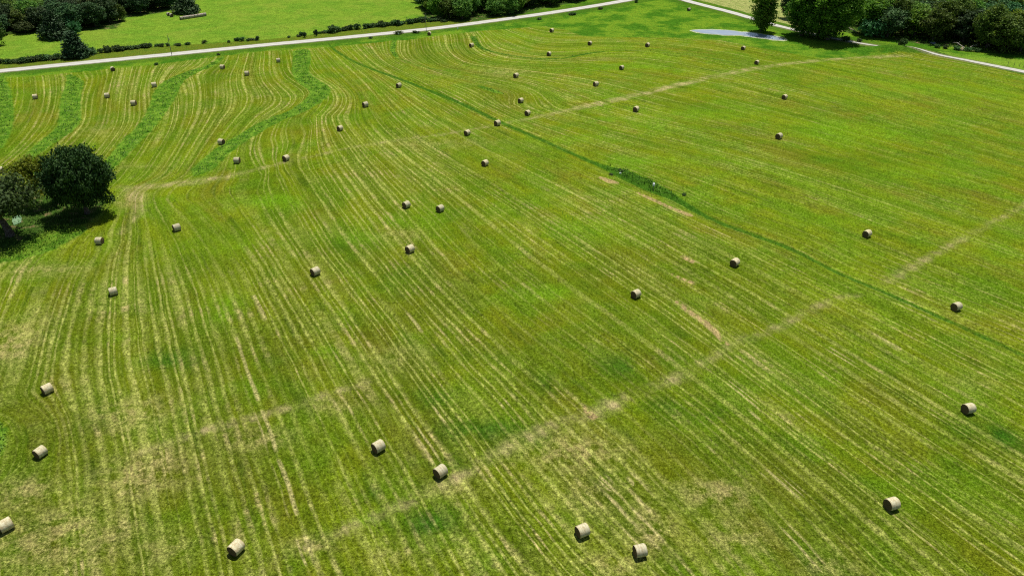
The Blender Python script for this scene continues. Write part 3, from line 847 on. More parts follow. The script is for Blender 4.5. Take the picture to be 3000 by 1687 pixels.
# far tree kinds (leaf clumps sized for 300 m away)
WOODK = []
for i in range(5):
    L = lobes_ellipsoid(7 + 2 * i, 5.4, 4.9 + .3 * i, 1.6, 13.4, 2.2 + .1 * i, 30 + i) + lobes_ellipsoid(18, 6.1, 5.7, 1.2, 14.2, 1.15, 40 + i)[1:]
    WOODK.append(Proto('broadleaf_tree', F_WOOD, L, 14, 5.8, 60 + i, 13, 7, .40, .28, .50, .15, 6, .4))
SHR = []
for i in range(4):
    rnd_ = random.Random(i)
    L = [(rnd_.uniform(-.9, .9), rnd_.uniform(-.7, .7), .9 + rnd_.uniform(-.2, .5), .8, .75, .75) for _ in range(6)]
    SHR.append(Proto('shrub', F_SHRUB, L, 2.3, 1.7, 80 + i, 26, 7, .24, .06, .28, .2, 4, .3))
CED = Proto('cedar_tree', F_CED, lobes_cone(46, 3.6, 9.5, 5, .55), 9.5, 3.4, 7, 26, 7, .30, .2, .35, .15, 4, .5, up=.6)
CEDB = Proto('cedar_tree', F_CED, lobes_cone(34, 5.2, 9.0, 8), 9.0, 5.2, 8, 13, 7, .40, .25, .5, .15, 4, .5, up=.5)

# ------------------------------------------------------------------ the grove on the left (near)
L = lobes_ellipsoid(20, 8.2, 7.6, 2.4, 15.3, 3.3, 101) + lobes_ellipsoid(34, 9.3, 8.4, 2.0, 16.4, 1.5, 102)[1:]
L += [(7.4, -1, 4.5, 1.8, 1.6, 1.2), (-5.5, -2, 3.8, 1.9, 1.7, 1.2), (8.0, 1.5, 8.6, 1.5, 1.5, 1.1), (-7.8, 0, 8, 1.6, 1.6, 1.4)]
OAK = Proto('oak_tree', F_OAK, L, 16.4, 8.8, 201, 15, 9, .34, .55, .55, .25, 14, .32)
bx, by = G(256, 626)
hh = tree_height(250, 626, 424)
place(OAK, bx, by, hh, 15.6, 'large dark green round-crowned tree standing above the left edge thicket', rz=.0, name='shade_tree')
L = [(-3.2, .8, 8.2, 2.4, 2.2, 1.5), (-5.0, 0, 6.6, 2.0, 1.8, 1.3), (-.8, 1.4, 9.0, 2.0, 2.0, 1.5), (-2.0, -1.0, 6.3, 1.8, 1.8, 1.2), (-6.0, .6, 8.0, 1.6, 1.5, 1.1), (-.4, .5, 7.0, 1.5, 1.5, 1.2), (-1.4, -2.0, 4.2, 1.5, 1.3, .9), (-3.6,-1.6,4.8,1.4,1.3,.9), (-4.0,1.5,9.4,1.4,1.4,.9)]
YT = Proto('slender_tree', F_YEL, L, 10.4, 5.0, 211, 22, 8, .27, .22, .45, .3, 9, .55, lean=(-2.6, 0))
bx, by = G(168, 600)
place(YT, bx, by, 12.0, 13.5, 'slender leaning tree with yellow-green top left of the large dark tree', rz=0, name='leaning_tree')
L = lobes_ellipsoid(20, 5.8, 5.0, 4.6, 11.6, 1.7, 105) 
LT = Proto('open_tree', F_GREY, L, 12.0, 5.8, 221, 15, 8, .27, .5, .5, .35, 12, .33, lean=(-1.4, .5))
bx, by = G(32, 692)
place(LT, bx, by, 15.0, 17.5, 'open-crowned tree with a thick forked dark trunk cut by the left frame edge', rz=0, name='forked_tree')
bx, by = G(-60, 640)
place(LT, bx, by, 10, 12, 'dull green tree mostly beyond the left frame edge behind the forked trunk', rz=2, name='forked_tree')

# ------------------------------------------------------------------ named trees along the top
def put(proto, px, py, top, wpx, label, mat=None, name=None, group=None, cat='tree', hmax=None, rz=None):
    x, y = G(px, py)
    zc = y * CP + CAM_H * SP
    h = tree_height(px, py, top)
    if hmax: h = min(h, hmax)
    return place(proto, x, y, h, wpx * zc / FPX, label, cat, group, mat, rz, name)
put(CED, 226, 168, 90, 80, 'dense pointed dark evergreen standing beside the gravel road among the hedge', name='cedar_tree', rz=1)
put(CEDB, 165, 112, 33, 100, 'broad dark evergreen standing forward of the upper left wood', name='cedar_tree')
put(SHR[0], 222, 101, 56, 42, 'small blue-green tree tucked against the broad dark evergreen', F_TEAL, 'small_tree')
put(WOODK[0], -4, 133, 60, 52, 'small tree with a light green tip at the far left frame edge in the pasture', F_LIME, 'small_tree')
put(CEDB, 549, 38, -22, 92, 'round dark tree standing alone behind the row of hay bales in the pasture', F_WOODL, 'field_tree', hmax=14)
put(WOODK[1], 352, 62, 10, 44, 'light green tree at the right tip of the upper left wood', F_LIME, 'broadleaf_tree')
put(WOODK[2], 75, 97, 62, 60, 'low grey-green bushy tree at the foot of the upper left wood', F_GREY, 'broadleaf_tree')
L = lobes_ellipsoid(14, 3.3, 3.3, .4, 20, 1.7, 141, 1.3) + lobes_ellipsoid(34, 4.1, 4.1, .3, 20, .9, 142, 1.2)[1:]
POP = Proto('poplar_tree', F_COT, L, 20, 3.7, 241, 17, 8, .32, .3, .5, .2, 10, .5)
put(POP, 2230, 93, -70, 70, 'tall narrow poplar-like tree standing on the far pond bank', name='poplar_tree')
L = lobes_ellipsoid(16, 7.0, 7.0, .8, 26, 3.2, 151, 1.2) + lobes_ellipsoid(40, 7.9, 7.9, .3, 27, 1.4, 153, 1.1)[1:]
COT = Proto('cottonwood_tree', F_COT, L, 26, 7.5, 251, 13, 8, .40, .6, .62, .25, 12, .3)
L = lobes_ellipsoid(14, 6.4, 6.4, .8, 26, 3.0, 152, 1.2) + lobes_ellipsoid(34, 7.3, 7.3, .3, 27, 1.4, 154, 1.1)[1:]
COT2 = Proto('cottonwood_tree', F_COT, L, 26, 6.8, 252, 13, 8, .40, .6, .62, .25, 12, .3)
put(COT, 2422, 116, -80, 150, 'huge leafy tree at the right end of the pond, tallest beside the water', name='cottonwood_tree')
put(COT2, 2348, 104, -75, 108, 'tall tree in the middle of the pond-side clump, left of the huge one', name='cottonwood_tree')
put(WOODK[3], 2305, 52, -40, 46, 'dark tree casting shade on the pale field behind the pond clump', F_WOODL, 'broadleaf_tree')
put(SHR[1], 2553, 110, 52, 76, 'feathery blue-green bushy tree in front of the right-hand wood', F_TEAL, 'willow_tree')
put(SHR[2], 2642, 148, 124, 26, 'lone round dark bush on the grassy bank beside the lane', F_SHRUB, 'bush', cat='bush')
put(SHR[3], 2480, 121, 103, 26, 'low green bush right of the huge tree by the lane', F_SHRUB, 'bush', cat='bush')
put(SHR[0], 2516, 124, 112, 18, 'small green bush between the feathery tree and the lane', F_SHRUB, 'bush', cat='bush')

# woods
def fill(poly, spacing, group, label, mat, seed, hr, pymin=-12, edge=2.5):
    rnd = random.Random(seed)
    x0, y0 = poly.min(0); x1, y1 = poly.max(0)
    n = 0
    yy = y0
    row = 0
    while yy < y1:
        xx = x0 + (row % 2) * spacing / 2
        while xx < x1:
            x = xx + rnd.uniform(-.28, .28) * spacing; y = yy + rnd.uniform(-.28, .28) * spacing
            xx += spacing
            a, b = np.array([x]), np.array([y])
            if sd_poly(a, b, poly)[0] > -edge: continue
            zc = y * CP + CAM_H * SP
            px = 1500 + FPX * x / zc; py = 843.5 - FPX * (y * SP - CAM_H * CP) / zc
            if px < -70 or px > 3070 or py < pymin: continue
            h = rnd.uniform(*hr)
            mt_ = mat[int(rnd.random() ** 1.6 * len(mat))]
            place(rnd.choice(WOODK), x, y, h, spacing * rnd.uniform(1.15, 1.5), label, 'tree', group, mt_)
            n += 1
        yy += spacing * .87; row += 1
    return n
nl = fill(WOOD_L, 8.8, 'trees massed in the upper left wood', 'dusky broadleaf tree massed in the dark wood at the upper left', [F_WOODL, F_WOODL, F_GREY, F_WOOD], 3, (9.5, 13))
nc = fill(WOOD_C, 8.0, 'trees massed in the middle wood', 'dark broadleaf tree massed in the wood across the road at top centre', [F_WOOD, F_WOODL, F_COT], 4, (9, 12.5))
nr = fill(WOOD_R, 10.5, 'trees massed in the upper right wood', 'broadleaf tree massed in the large wood at the upper right', [F_WOOD, F_WOODL, F_COT, F_TEAL, F_GREY], 5, (13, 18))
print('wood trees', nl, nc, nr)

# hedgerow shrubs along the north side of the road
hq, ht = smooth(HEDGE, 2.0, 1)
rnd = random.Random(21)
def pxof(x, y):
    zc = y * CP + CAM_H * SP
    return 1500 + FPX * x / zc, 843.5 - FPX * (y * SP - CAM_H * CP) / zc
d_ = 0
gaps = [(433, 452), (560, 600), (610, 640), (775, 860), (905, 925)]
for i in range(0, len(hq), 1):
    x, y = hq[i]; px, py = pxof(x, y)
    if px < -15 or px > 1290: continue
    if 195 < px < 255: continue
    big = px < 430 or 950 < px
    pr = .95 if big else .78
    if any(a < px < b for a, b in gaps): pr = .12
    if rnd.random() > pr: continue
    h = rnd.uniform(1.3, 3.0) if big else rnd.uniform(.7, 2.1)
    if rnd.random() < .06: h *= 1.5
    place(rnd.choice(SHR), x + rnd.uniform(-.7, .7), y + rnd.uniform(-.9, .9), h, rnd.uniform(3.2, 5.2) if big else rnd.uniform(1.6, 3.6),
          'dark green shrub in the hedgerow along the north side of the gravel road', 'shrub', 'hedgerow shrubs along the gravel road', F_SHRUB, name='hedge_shrub', part='leaves')
for (px, py, top, wp) in [(893,110,92,12),(927,106,84,11),(1168,76,56,16),(1197,72,57,10),(755,118,104,14)]:
    put(SHR[1], px, py, top, wp, 'upright dark seedling evergreen standing taller than the hedgerow around it', F_CED, 'seedling_cedar', 'seedling evergreens in the hedgerow')
# bushes on the south verge and near the ditch
for (px, py, wp, hh) in [(460,190,16,1.0),(640,162,14,.9),(1170,100,30,1.4),(1220,98,24,1.2),(1085,113,16,.8),(1680,44,26,1.6),(1760,27,20,1.3),(1580,58,18,1.2),(1865,8,14,1.6),(1300,66,20,1.5)]:
    x, y = G(px, py); zc = y * CP + CAM_H * SP
    place(SHR[rnd.randrange(4)], x, y, hh, wp * zc / FPX, 'low leafy weed clump on the field-side verge of the gravel road', 'shrub', 'weed clumps on the south verge', F_SHRUB, name='weed_clump', part='leaves')
for (px, py) in [(1817,500),(1790,512),(2003,573)]:
    x, y = G(px, py)
    place(SHR[rnd.randrange(4)], x, y, rnd.uniform(.4, .7), rnd.uniform(1.2, 2.0), 'small dark weed clump growing in the diagonal drain line', 'shrub', 'weed clumps in the drain', F_SHRUB, name='weed_clump', part='leaves')

# ------------------------------------------------------------------ tall grass (uncountable) as leaf clumps
GRS = {}
def grass_mat(name, a, b, cc):
    m = NT(name, .8, .15); P = m.geo()
    c = m.mix(m.attr('tone'), a, b)
    c = m.mix(m.mr(m.noise(P, .22, 3), .45, .68), c, cc)
    m.color(c); return m.m
G_LUSH = grass_mat('tall_grass_blades', (.060, .140, .010), (.125, .25, .024), (.17, .27, .06))
G_VERGE = grass_mat('verge_grass_blades', (.030, .085, .008), (.085, .185, .016), (.12, .18, .02))
G_MEAD = grass_mat('meadow_grass_blades', (.055, .145, .008), (.14, .26, .014), (.19, .27, .018))
def tall_grass(name, label, mat, field, dens, seed, size=.30, h=.5, dmin=0.0, box=None, extra=None):
    """scatter leaf clumps where field<0 (array on the ground grid)"""
    rng = np.random.RandomState(seed)
    core = (field[:-1, :-1] < dmin)
    if box is not None: core &= box[:-1, :-1]
    A = (X[:-1, 1:] - X[:-1, :-1]) * (Y[1:, :-1] - Y[:-1, :-1])
    px, py = proj(X[:-1, :-1], Y[:-1, :-1])
    core &= (px > -60) & (px < 3060) & (py > -30) & (py < 1760) & (A < 3.0)
    cnt = rng.poisson(np.where(core, A * dens, 0))
    jj, ii = np.nonzero(cnt); c = cnt[jj, ii]
    jj = np.repeat(jj, c); ii = np.repeat(ii, c)
    x = XS[ii] + rng.rand(len(ii)) * (XS[ii + 1] - XS[ii]); y = YS[jj] + rng.rand(len(ii)) * (YS[jj + 1] - YS[jj])
    m = (zarr(field, x, y) < dmin - rng.rand(len(x)) * .6) & (vn2(x, y, seed) > -.35)
    x, y = x[m], y[m]
    n = len(x)
    if n == 0: return None
    hm = h * (.6 + .6 * (vn2(x, y, seed + 1) + .6))
    z = zarr(Z, x, y) + rng.rand(n) * hm
    C = np.c_[x, y, z]; N = rng.normal(size=(n, 3)) * .8 + np.array([0, 0, .7])
    Vv, Q = leaf_quads(C, N, size * rng.uniform(.5, 1.4, n), rng, .4)
    me = np_mesh(name, Vv, quads=Q, fattrs=dict(tone=np.clip(rng.rand(n) * .7 + .3 * (vn2(x, y, seed + 2) + .5), 0, 1)))
    o = link(name, me, mat)
    tag(o, label, 'grass', None, 'stuff')
    return o
def proj(x, y):
    zc = y * CP + CAM_H * SP
    return 1500 + FPX * x / zc, 843.5 - FPX * (y * SP - CAM_H * CP) / zc
def vn2(x, y, seed):
    return vnoise(x, y, 7, seed) + .6 * vnoise(x, y, 2.6, seed + 50)
def terr_field(keys):
    d = np.full(X.shape, 1e9)
    for k in keys: d = np.minimum(d, strip(X, Y, TERR[k]))
    return d - (.35 if keys[0] < 4 else 0) + .7 * vnoise(X, Y, 5, 77)
TL = {0: 'tall green grass strip along the far left frame edge', 1: 'leftmost full curving strip of tall green grass between mown lanes',
      2: 'middle curving strip of tall green grass ending behind the big tree', 3: 'right-hand S-shaped strip of tall green grass tapering to a point'}
for k in range(4):
    tall_grass('tall_grass', TL[k], G_LUSH, terr_field([k]), 3.6, 300 + k, .25, .34)
tall_grass('tall_grass', 'thin winding lines of taller grass in the upper middle hay field', G_LUSH, terr_field([4, 5, 6, 7]), 3.0, 310, .28, .3)
tall_grass('drain_grass', 'dark green grass growing along the straight diagonal drain line', G_LUSH, d_ditch + .2 + .4 * vnoise(X, Y, 4, 9), 2.6, 320, .24, .32)
tall_grass('bank_grass', 'bright green weedy bank below the shaded grove on the left', G_MEAD, sd_poly(X, Y, BANK), 9.0, 330, .24, .8)
tall_grass('loop_grass', 'bright green uncut patch at the left frame edge ringed by mown lanes', G_LUSH, sd_poly(X, Y, LOOP), 9.0, 331, .24, .7)
roadmin = np.minimum(ra, rb)
verge = np.maximum.reduce([dc, -(roadmin - 4.2), dw, dp, dn, dvn, roadmin - 9.5, Y * 0 - 1])
tall_grass('verge_grass', 'weedy green grass on the verges beside the gravel roads', G_VERGE, np.where(dpond < 1, 5, verge), 1.5, 340, .40, .45)
marsh = np.where(w_ditch > 1.3, d_ditch + .4 * vnoise(X, Y, 3, 5), 5)
G_MARSH = grass_mat('marsh_grass_blades', (.030, .095, .007), (.080, .215, .014), (.12, .24, .02))
tall_grass('marsh_grass', 'lush dark clump of tall weeds in the widened wet part of the drain', G_MARSH, marsh, 7.0, 325, .26, .9)
mead = np.maximum.reduce([dc + .5, -(roadmin - 9.0), dw + 1, dp, dn, dvn])
tall_grass('meadow_grass', 'rough uncut meadow between the hay field, the pond and the roads', G_MEAD, np.where(dpond < .5, 5, mead), 1.3, 350, .42, .5)
tall_grass('grove_undergrowth', 'shaded undergrowth beneath the grove of trees on the left', G_VERGE, sd_poly(X, Y, GROVE) + 1, 3.0, 360, .26, .4)

# ------------------------------------------------------------------ hay bales
RB, LB = .84, 1.5
def bale_meshes(seed):
    rng = np.random.RandomState(seed)
    seg, rings = 40, 13
    xs_ = np.linspace(-LB / 2, LB / 2, rings)
    Vs = []
    ph = rng.uniform(0, 6, 4)
    for xi in xs_:
        e = abs(xi) / (LB / 2)
        rr = RB * (1 - .045 * max(0, (e - .8) / .2) ** 2)
        for k in range(seg):
            t = k / seg * math.tau
            r = rr * (1 + .012 * math.sin(2 * t + ph[0]) + .010 * math.sin(5 * t + ph[1]) + rng.uniform(-.006, .006))
            y_, z_ = r * math.cos(t), r * math.sin(t)
            z_ = max(z_, -RB * .94)
            Vs.append((xi, y_, z_ + RB * .92))
    F = [(i * seg + k, i * seg + (k + 1) % seg, (i + 1) * seg + (k + 1) % seg, (i + 1) * seg + k) for i in range(rings - 1) for k in range(seg)]
    body = np_mesh('bale_wrap', Vs, quads=np.array(F), smooth_shade=True)
    ends = []
    for sgn, i0 in ((-1, 0), (1, (rings - 1) * seg)):
        Ve = []; Fe = []
        fr_ = [1.0, .93, .8, .62, .45, .28, .12]
        for j, f in enumerate(fr_):
            for k in range(seg):
                x_, y_, z_ = Vs[i0 + k]
                zc_ = RB * .92
                bul = (.045 * (1 - f) ** .6 if j else 0) + rng.uniform(-.012, .012) * (j > 0)
                Ve.append((x_ + sgn * bul, y_ * f, zc_ + (z_ - zc_) * f))
        for j in range(len(fr_) - 1):
            for k in range(seg):
                a, b, c2, d2 = j * seg + k, j * seg + (k + 1) % seg, (j + 1) * seg + (k + 1) % seg, (j + 1) * seg + k
                Fe.append((a, d2, c2, b) if sgn > 0 else (a, b, c2, d2))
        cidx = len(Ve); Ve.append((xs_[0 if sgn < 0 else -1] + sgn * .05, 0, RB * .92))
        T = [((len(fr_) - 1) * seg + k, (len(fr_) - 1) * seg + (k + 1) % seg, cidx) for k in range(seg)]
        ends.append(np_mesh('bale_end', Ve, quads=np.array(Fe), tris=np.array(T), smooth_shade=True))
    return body, ends
def hay_mat(name, a, b, dark):
    m = NT(name, .85, .2); P = m.obj()
    sp = m.n('ShaderNodeSeparateXYZ'); m.put(sp.inputs[0], P)
    xx = sp.outputs[0]
    off_ = m.math('MULTIPLY', m.rnd(), 37.0)
    band = m.noise(m.comb(m.math('ADD', m.math('MULTIPLY', xx, 5.0), off_), m.math('MULTIPLY', sp.outputs[1], .6), m.math('MULTIPLY', sp.outputs[2], .6)), 1.0, 4, .6)
    c = m.mix(m.mr(band, .3, .7), a, b)
    n2 = m.noise(P, 3.0, 4, .6)
    c = m.mix(m.math('MULTIPLY', m.mr(m.math('ADD', n2, m.math('MULTIPLY', m.rnd(), .12)), .5, .72), .65), c, dark)
    edge_ = m.mr(m.math('ABSOLUTE', xx), .60, .74)
    c = m.mix(m.math('MULTIPLY', edge_, .35), c, dark)
    c = m.scalecol(c, m.math('MULTIPLY_ADD', m.rnd(), .34, .78))
    m.color(c)
    m.bump(m.math('ADD', m.noise(P, 14, 3), band), .5, .03)
    return m.m
HAYW = hay_mat('hay_net_wrap', (.50, .44, .25), (.66, .62, .42), (.36, .27, .13))
HAYO = hay_mat('weathered_hay_wrap', (.36, .31, .22), (.46, .42, .34), (.22, .15, .09))
he = NT('hay_end', .95, .05); P = he.obj()
sp = he.n('ShaderNodeSeparateXYZ'); he.put(sp.inputs[0], P)
yy, zz = sp.outputs[1], he.math('SUBTRACT', sp.outputs[2], RB * .92)
rad = he.math('SQRT', he.math('ADD', he.math('MULTIPLY', yy, yy), he.math('MULTIPLY', zz, zz)))
ang = he.math('ARCTAN2', zz, yy)
sw = he.math('SINE', he.math('ADD', he.math('MULTIPLY', rad, 52.0), he.math('ADD', ang, he.math('MULTIPLY', he.noise(P, 4, 3), 5.0))))
c = he.mix(he.mr(sw, -1, 1), (.085, .058, .030), (.17, .125, .065))
c = he.scalecol(c, he.mr(he.noise(P, 16, 3), .3, .7, .7, 1.3, False))
he.color(c); he.bump(sw, .6, .02)
HAYE = he.m
BM = [bale_meshes(s) for s in range(4)]
bale_n = 0
def hay_bale(x, y, rz, label, group='round hay bales lying on the mown field', old=False, sc=1.0):
    global bale_n
    body, ends = BM[bale_n % 4]; bale_n += 1
    root = empty('hay_bale', (x, y, zat(x, y) - .03), rz, sc)
    tag(root, label, 'hay bale', group)
    b = link('wrap', body, None, root)
    if not body.materials: body.materials.append(None)
    b.material_slots[0].link = 'OBJECT'; b.material_slots[0].material = HAYO if old else HAYW
    for e in ends: link('end_face', e, HAYE, root)
    return root
# P pixel centre, angle between axis and line of sight (+ = near end to the left), label
BALES = [
 (283,174,-12,'hay bale right below the road verge, brown end facing out, upper left field'),
 (559,168,-65,'hay bale right of the narrow top end of the middle grass strip'),
 (621,184,-78,'hay bale between the middle and right curving grass strips, lower of the trio there'),
 (700,151,-86,'hay bale left of the S-shaped grass strip head, close under the road verge'),
 (88,243,-80,'hay bale alone in the leftmost lane between the two left grass strips'),
 (269,240,-80,'hay bale just right of the leftmost full grass strip'),
 (336,259,-70,'lowest hay bale between the left and middle grass strips'),
 (388,215,-85,'hay bale touching the left side of the middle grass strip'),
 (1080,85,16,'brown-ended hay bale beside the verge near the upright utility pole'),
 (1186,115,48,'hay bale at the start of the thin winding grass line, upper middle'),
 (1388,77,36,'farthest hay bale on mown ground at the edge of the dark meadow, top centre'),
 (1484,109,26,'hay bale below the dark meadow edge, left of the two in that row'),
 (1629,114,30,'hay bale below the dark meadow edge, right of the two in that row'),
 (1381,135,30,'hay bale resting just above the thin winding grass line'),
 (1870,121,25,'hay bale nearest the pond, below its right half'),
 (1904,157,25,'hay bale at the upper right by the tan track, second from the pond'),
 (1564,170,36,'hay bale under the bend of the thin winding line, upper right middle'),
 (1298,189,46,'hay bale right of the thin line end, above the swirled mowing'),
 (1499,211,50,'hay bale above the tan track, between the winding line and the track'),
 (1003,215,50,'hay bale close below the upper diagonal drain line, third up its left side'),
 (1310,253,46,'upper of the two hay bales at the left start of the tan track'),
 (1327,284,36,'lower of the two hay bales at the left start of the tan track'),
 (1974,243,28,'farther of the two hay bales in the smooth upper right field'),
 (1600,275,28,'hay bale just below the tan track in the upper right field'),
 (919,264,60,'hay bale right of the S-strip bend, upper of the diagonal pair there'),
 (1251,309,46,'hay bale touching the diagonal drain line beside a small bare patch'),
 (1175,333,40,'hay bale left of and just below the one touching the drain line'),
 (855,322,50,'hay bale right of the S-strip lower arm, lower of the diagonal pair there'),
 (1960,342,30,'nearer of the two hay bales in the smooth upper right field'),
 (557,359,-50,'brownish hay bale on the left side of the S-strip lower arm'),
 (596,403,-70,'pale hay bale on the right side of the S-strip lower tip'),
 (719,397,46,'hay bale on the crossing track right of the S-strip tip'),
 (1220,410,40,'hay bale alone in mid field left of the marshy wet patch'),
 (1022,514,50,'left hay bale of the close pair in the middle of the field'),
 (1107,524,46,'right hay bale of the close pair in the middle of the field'),
 (444,572,76,'pale hay bale right of the large dark tree, farther of the pair there'),
 (250,606,-56,'torn-ended hay bale just below the large dark tree and its green bank'),
 (1031,625,50,'hay bale below the close pair in the middle of the field'),
 (793,682,60,'hay bale alone left of centre, lit white on top'),
 (284,731,90,'hay bale side-on below the torn-ended one, left part of the field'),
 (2182,586,26,'hay bale above the drain line at right, farther of the two there'),
 (1849,659,26,'hay bale just left of the drain line below the long bare scrape'),
 (1600,738,40,'hay bale near the picture centre-right with a round dark end'),
 (2407,769,30,'hay bale above the drain line at right, nearer of the two there'),
 (118,977,76,'hay bale near the left edge above the mown loop'),
 (2437,1026,36,'hay bale near the right edge beside a dark green patch'),
 (101,1137,66,'hay bale right of the mown loop at the left edge'),
 (952,1123,60,'left of two near hay bales above the lower track, not touching any streak'),
 (1108,1187,52,'hay bale at the foot of a tan streak, beside the lower pale track'),
 (14,1320,86,'hay bale cut by the left frame edge, lower left corner'),
 (594,1377,56,'hay bale nearest the bottom edge on the left half'),
 (1465,1335,56,'left and farther hay bale of the pair near the bottom right of centre'),
 (1610,1385,62,'nearest hay bale at the bottom, end of a long tan streak'),
 (2244,1266,36,'hay bale in the lower right corner area, big dark round end'),
]
for (px, py, phi, lab) in BALES:
    x, y = GP(px, py, .78)
    los = math.atan2(y, x)
    # axis heading: along the line of sight turned by phi
    hay_bale(x, y, los - R(phi), lab, sc=random.uniform(.95, 1.05))
x, y = GP(1733, 25, .6); hay_bale(x, y, math.atan2(y, x) - R(50), 'small weathered slumped hay bale in the uncut grass beside the lane, top', old=True, sc=.9)
x, y = GP(1, 427, .8); hay_bale(x, y, math.atan2(y, x) - R(88), 'hay bale peeking from behind the grove at the left frame edge')
# the stored row beyond the road
a = np.array(G(531, 53.5, .7)); b = np.array(G(599, 44.0, .7))
dirv = (b - a) / np.hypot(*(b - a)); rz_ = math.atan2(dirv[1], dirv[0]); L_ = np.hypot(*(b - a)); nb = 9
for i in range(nb):
    p = a + dirv * (L_ * i / (nb - 1))
    hay_bale(p[0] + random.uniform(-.1, .1), p[1] + random.uniform(-.12, .12), rz_ + random.uniform(-.07, .07), 'grey weathered hay bale in the end-to-end row beneath the round pasture tree',
             'weathered bales stored in a row in the pasture', True, random.uniform(.92, 1.02) * min(1.12, L_ / (nb - 1) / LB))
for (px, py) in [(494, 43.5), (502, 46.5)]:
    x, y = G(px, py, .6)
    hay_bale(x, y, R(-38), 'grey weathered hay bale in the short row left of the pasture tree', 'short row of weathered bales', True, 1.0)

# ------------------------------------------------------------------ poles, posts, marker, debris
wd = NT('weathered_wood', .9, .1); P = wd.obj()
wd.color(wd.mix(wd.mr(wd.noise(P, 5, 3), .4, .6), (.14, .12, .10), (.24, .215, .18)))
WOODM = wd.m
def simple_tube(name, path, radii, mat, parent):
    v_, f_ = tube(path, radii, 10)
    n = len(path); v_.append(path[0]); v_.append(path[-1])
    f_ = list(f_)
    for k in range(10):
        f_.append(((k + 1) % 10, k, len(v_) - 2)); f_.append(((n - 1) * 10 + k, (n - 1) * 10 + (k + 1) % 10, len(v_) - 1))
    me = bpy.data.meshes.new(name); me.from_pydata(v_, [], f_); me.update()
    return link(name, me, mat, parent)
def box_mesh(name, sx, sy, sz, c=(0, 0, 0), bev=.02):
    import bmesh
    bm = bmesh.new(); bmesh.ops.create_cube(bm, size=1)
    for v_ in bm.verts: v_.co = Vector((v_.co.x * sx + c[0], v_.co.y * sy + c[1], v_.co.z * sz + c[2]))
    bmesh.ops.bevel(bm, geom=bm.edges[:], offset=bev, segments=1, affect='EDGES')
    me = bpy.data.meshes.new(name); bm.to_mesh(me); bm.free(); return me
gl = NT('insulator_grey', .4, .5); gl.color((.35, .36, .38))
for (px, py, top, lab) in [(504, 163, 104, 'tall thin wooden utility pole at left, leaning outward against the pasture'),
                           (1249, 94, 42, 'upright thin wooden utility pole at top centre beside the brown-ended bale')]:
    x, y = G(px, py); h = tree_height(px, py, top)
    root = empty('utility_pole', (x, y, zat(x, y))); tag(root, lab, 'utility pole', 'utility poles along the gravel road')
    simple_tube('pole', [(0, 0, -.5), (0, 0, h * .5), (0, 0, h)], [.13, .11, .08], WOODM, root)
    link('insulator', box_mesh('insulator', .1, .1, .28, (0, 0, h + .14)), gl.m, root)
    simple_tube('transformer', [(.33, 0, h - 1.9), (.33, 0, h - 1.1)], [.10, .10], gl.m, root)
wh = NT('white_plastic', .5, .4); wh.color((.82, .84, .86))
x, y = G(1914, 555); root = empty('marker_post', (x, y, zat(x, y))); tag(root, 'white-topped marker post standing in the green wet patch of the drain', 'marker post')
simple_tube('post', [(0, 0, -.3), (0, 0, 1.5)], [.07, .06], WOODM, root)
simple_tube('bucket', [(0, 0, 1.15), (0, 0, 1.75)], [.36, .30], wh.m, root)
for (px, py, s, lab) in [(1341, 90, 1.0, 'small white sign on the verge right of the upright pole'),
                         (1168, 104, .7, 'short white stake on the verge left of the brown-ended bale')]:
    x, y = G(px, py); root = empty('roadside_marker', (x, y, zat(x, y))); tag(root, lab, 'marker')
    simple_tube('post', [(0, 0, -.2), (0, 0, 1.0 * s)], [.06, .05], WOODM, root)
    link('panel', box_mesh('panel', .62 * s, .06, .75 * s, (0, -.09, 1.0 * s)), wh.m, root)
# fence posts at the far right
FP0 = line3([(2952, 192), (2970, 194), (2985, 197), (2997, 200), (3010, 203)])
for i, (x, y) in enumerate(FP0):
    root = empty('fence_post', (x, y, zat(x, y))); tag(root, 'thin dark fence post in the green strip beyond the lane at the right edge', 'fence post', 'fence posts beyond the lane')
    simple_tube('post', [(0, 0, -.3), (.03, 0, 1.5)], [.08, .07], WOODM, root)
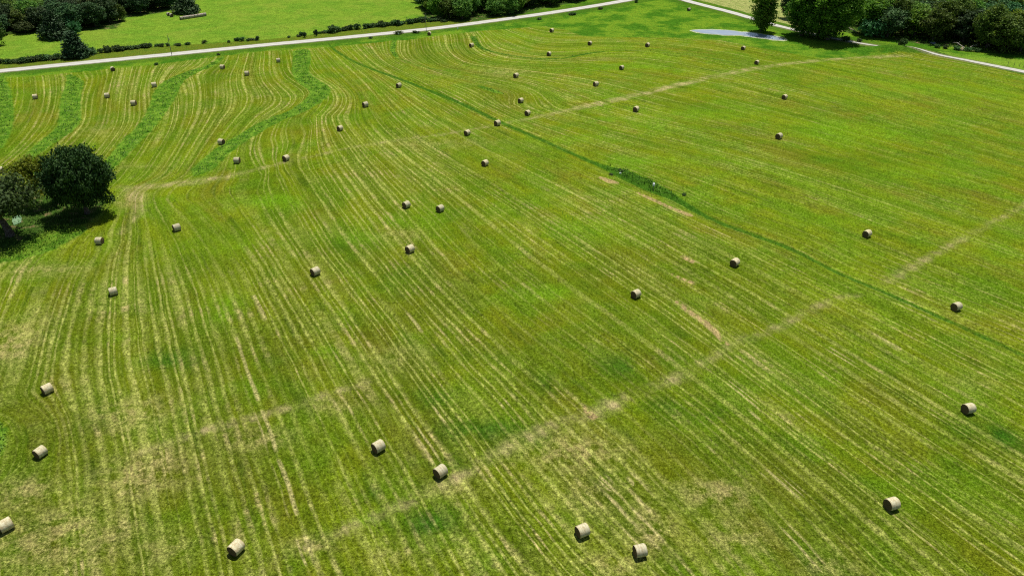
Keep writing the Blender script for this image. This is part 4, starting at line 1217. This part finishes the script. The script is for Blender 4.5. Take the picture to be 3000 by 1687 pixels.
# fallen branches
dw_ = NT('dead_wood', .85, .15); P = dw_.obj(); dw_.color(dw_.mix(dw_.mr(dw_.noise(P, 3, 3), .4, .6), (.26, .23, .19), (.42, .38, .32)))
def log(p0, p1, r, label, group=None, bend=.5):
    x0, y0 = G(*p0); x1, y1 = G(*p1)
    mx, my = (x0 + x1) / 2, (y0 + y1) / 2
    root = empty('fallen_branch', (mx, my, zat(mx, my))); tag(root, label, 'fallen branch', group)
    a = (x0 - mx, y0 - my, .9); b = (x1 - mx, y1 - my, .25)
    simple_tube('limb', [a, (a[0] * .4, a[1] * .4 + .4, .9 + bend), b], [r * .5, r * .8, r], dw_.m, root)
    simple_tube('side_branch', [(a[0] * .3, a[1] * .3 + .3, .9), (a[0] * .5 + 1.2, a[1] * .5, 2.0)], [r * .45, r * .15], dw_.m, root)
    return root
log((2790, 131), (2832, 148), .22, 'pale bare fallen branch sloping into the brush pile by the right-hand wood')
log((2862, 140), (2826, 150), .18, 'pale fallen branch crossing the brush pile from the right')
log((2472, 88), (2508, 96), .22, 'pale fallen logs lying under the trees right of the pond clump')
log((2890, 143), (2900, 139), .15, 'short pale snag standing out of the dark wood edge at far right')
rk = NT('pale_rock', .9, .1); P = rk.obj(); rk.color(rk.mix(rk.mr(rk.noise(P, 2, 3), .4, .6), (.42, .36, .20), (.30, .25, .14)))
def rock(px, py, s, label, name='boulder', mat=None):
    import bmesh
    x, y = G(px, py); rnd2 = random.Random(int(px))
    bm = bmesh.new(); bmesh.ops.create_icosphere(bm, subdivisions=3, radius=1)
    for v_ in bm.verts:
        k = 1 + .18 * math.sin(v_.co.x * 3 + 1) + .12 * math.sin(v_.co.y * 4 + 2) + rnd2.uniform(-.04, .04)
        v_.co = Vector((v_.co.x * k * s, v_.co.y * k * s, v_.co.z * k * s * .7))
    me = bpy.data.meshes.new(name); bm.to_mesh(me); bm.free()
    o = link(name, me, mat or rk.m); o.location = (x, y, zat(x, y) + s * .3)
    return tag(o, label, 'rock')
rock(2816, 148, 1.0, 'pale tan boulder beside the fallen branches at the right-hand wood')
rock(1817, 508, .35, 'small white stone in the dark hollow of the wet patch', 'stone', wh.m)
for k, (px, py, wp) in enumerate([(2838,150,30),(2862,152,26),(2800,146,26),(2770,142,20),(2745,140,20)]):
    x, y = G(px, py); zc = y * CP + CAM_H * SP
    place(SHR[k % 4], x, y, 1.8, wp * zc / FPX, 'dark brush at the foot of the right-hand wood around the fallen branches', 'shrub', 'brush around the fallen branches', F_SHRUB, name='brush', part='leaves')
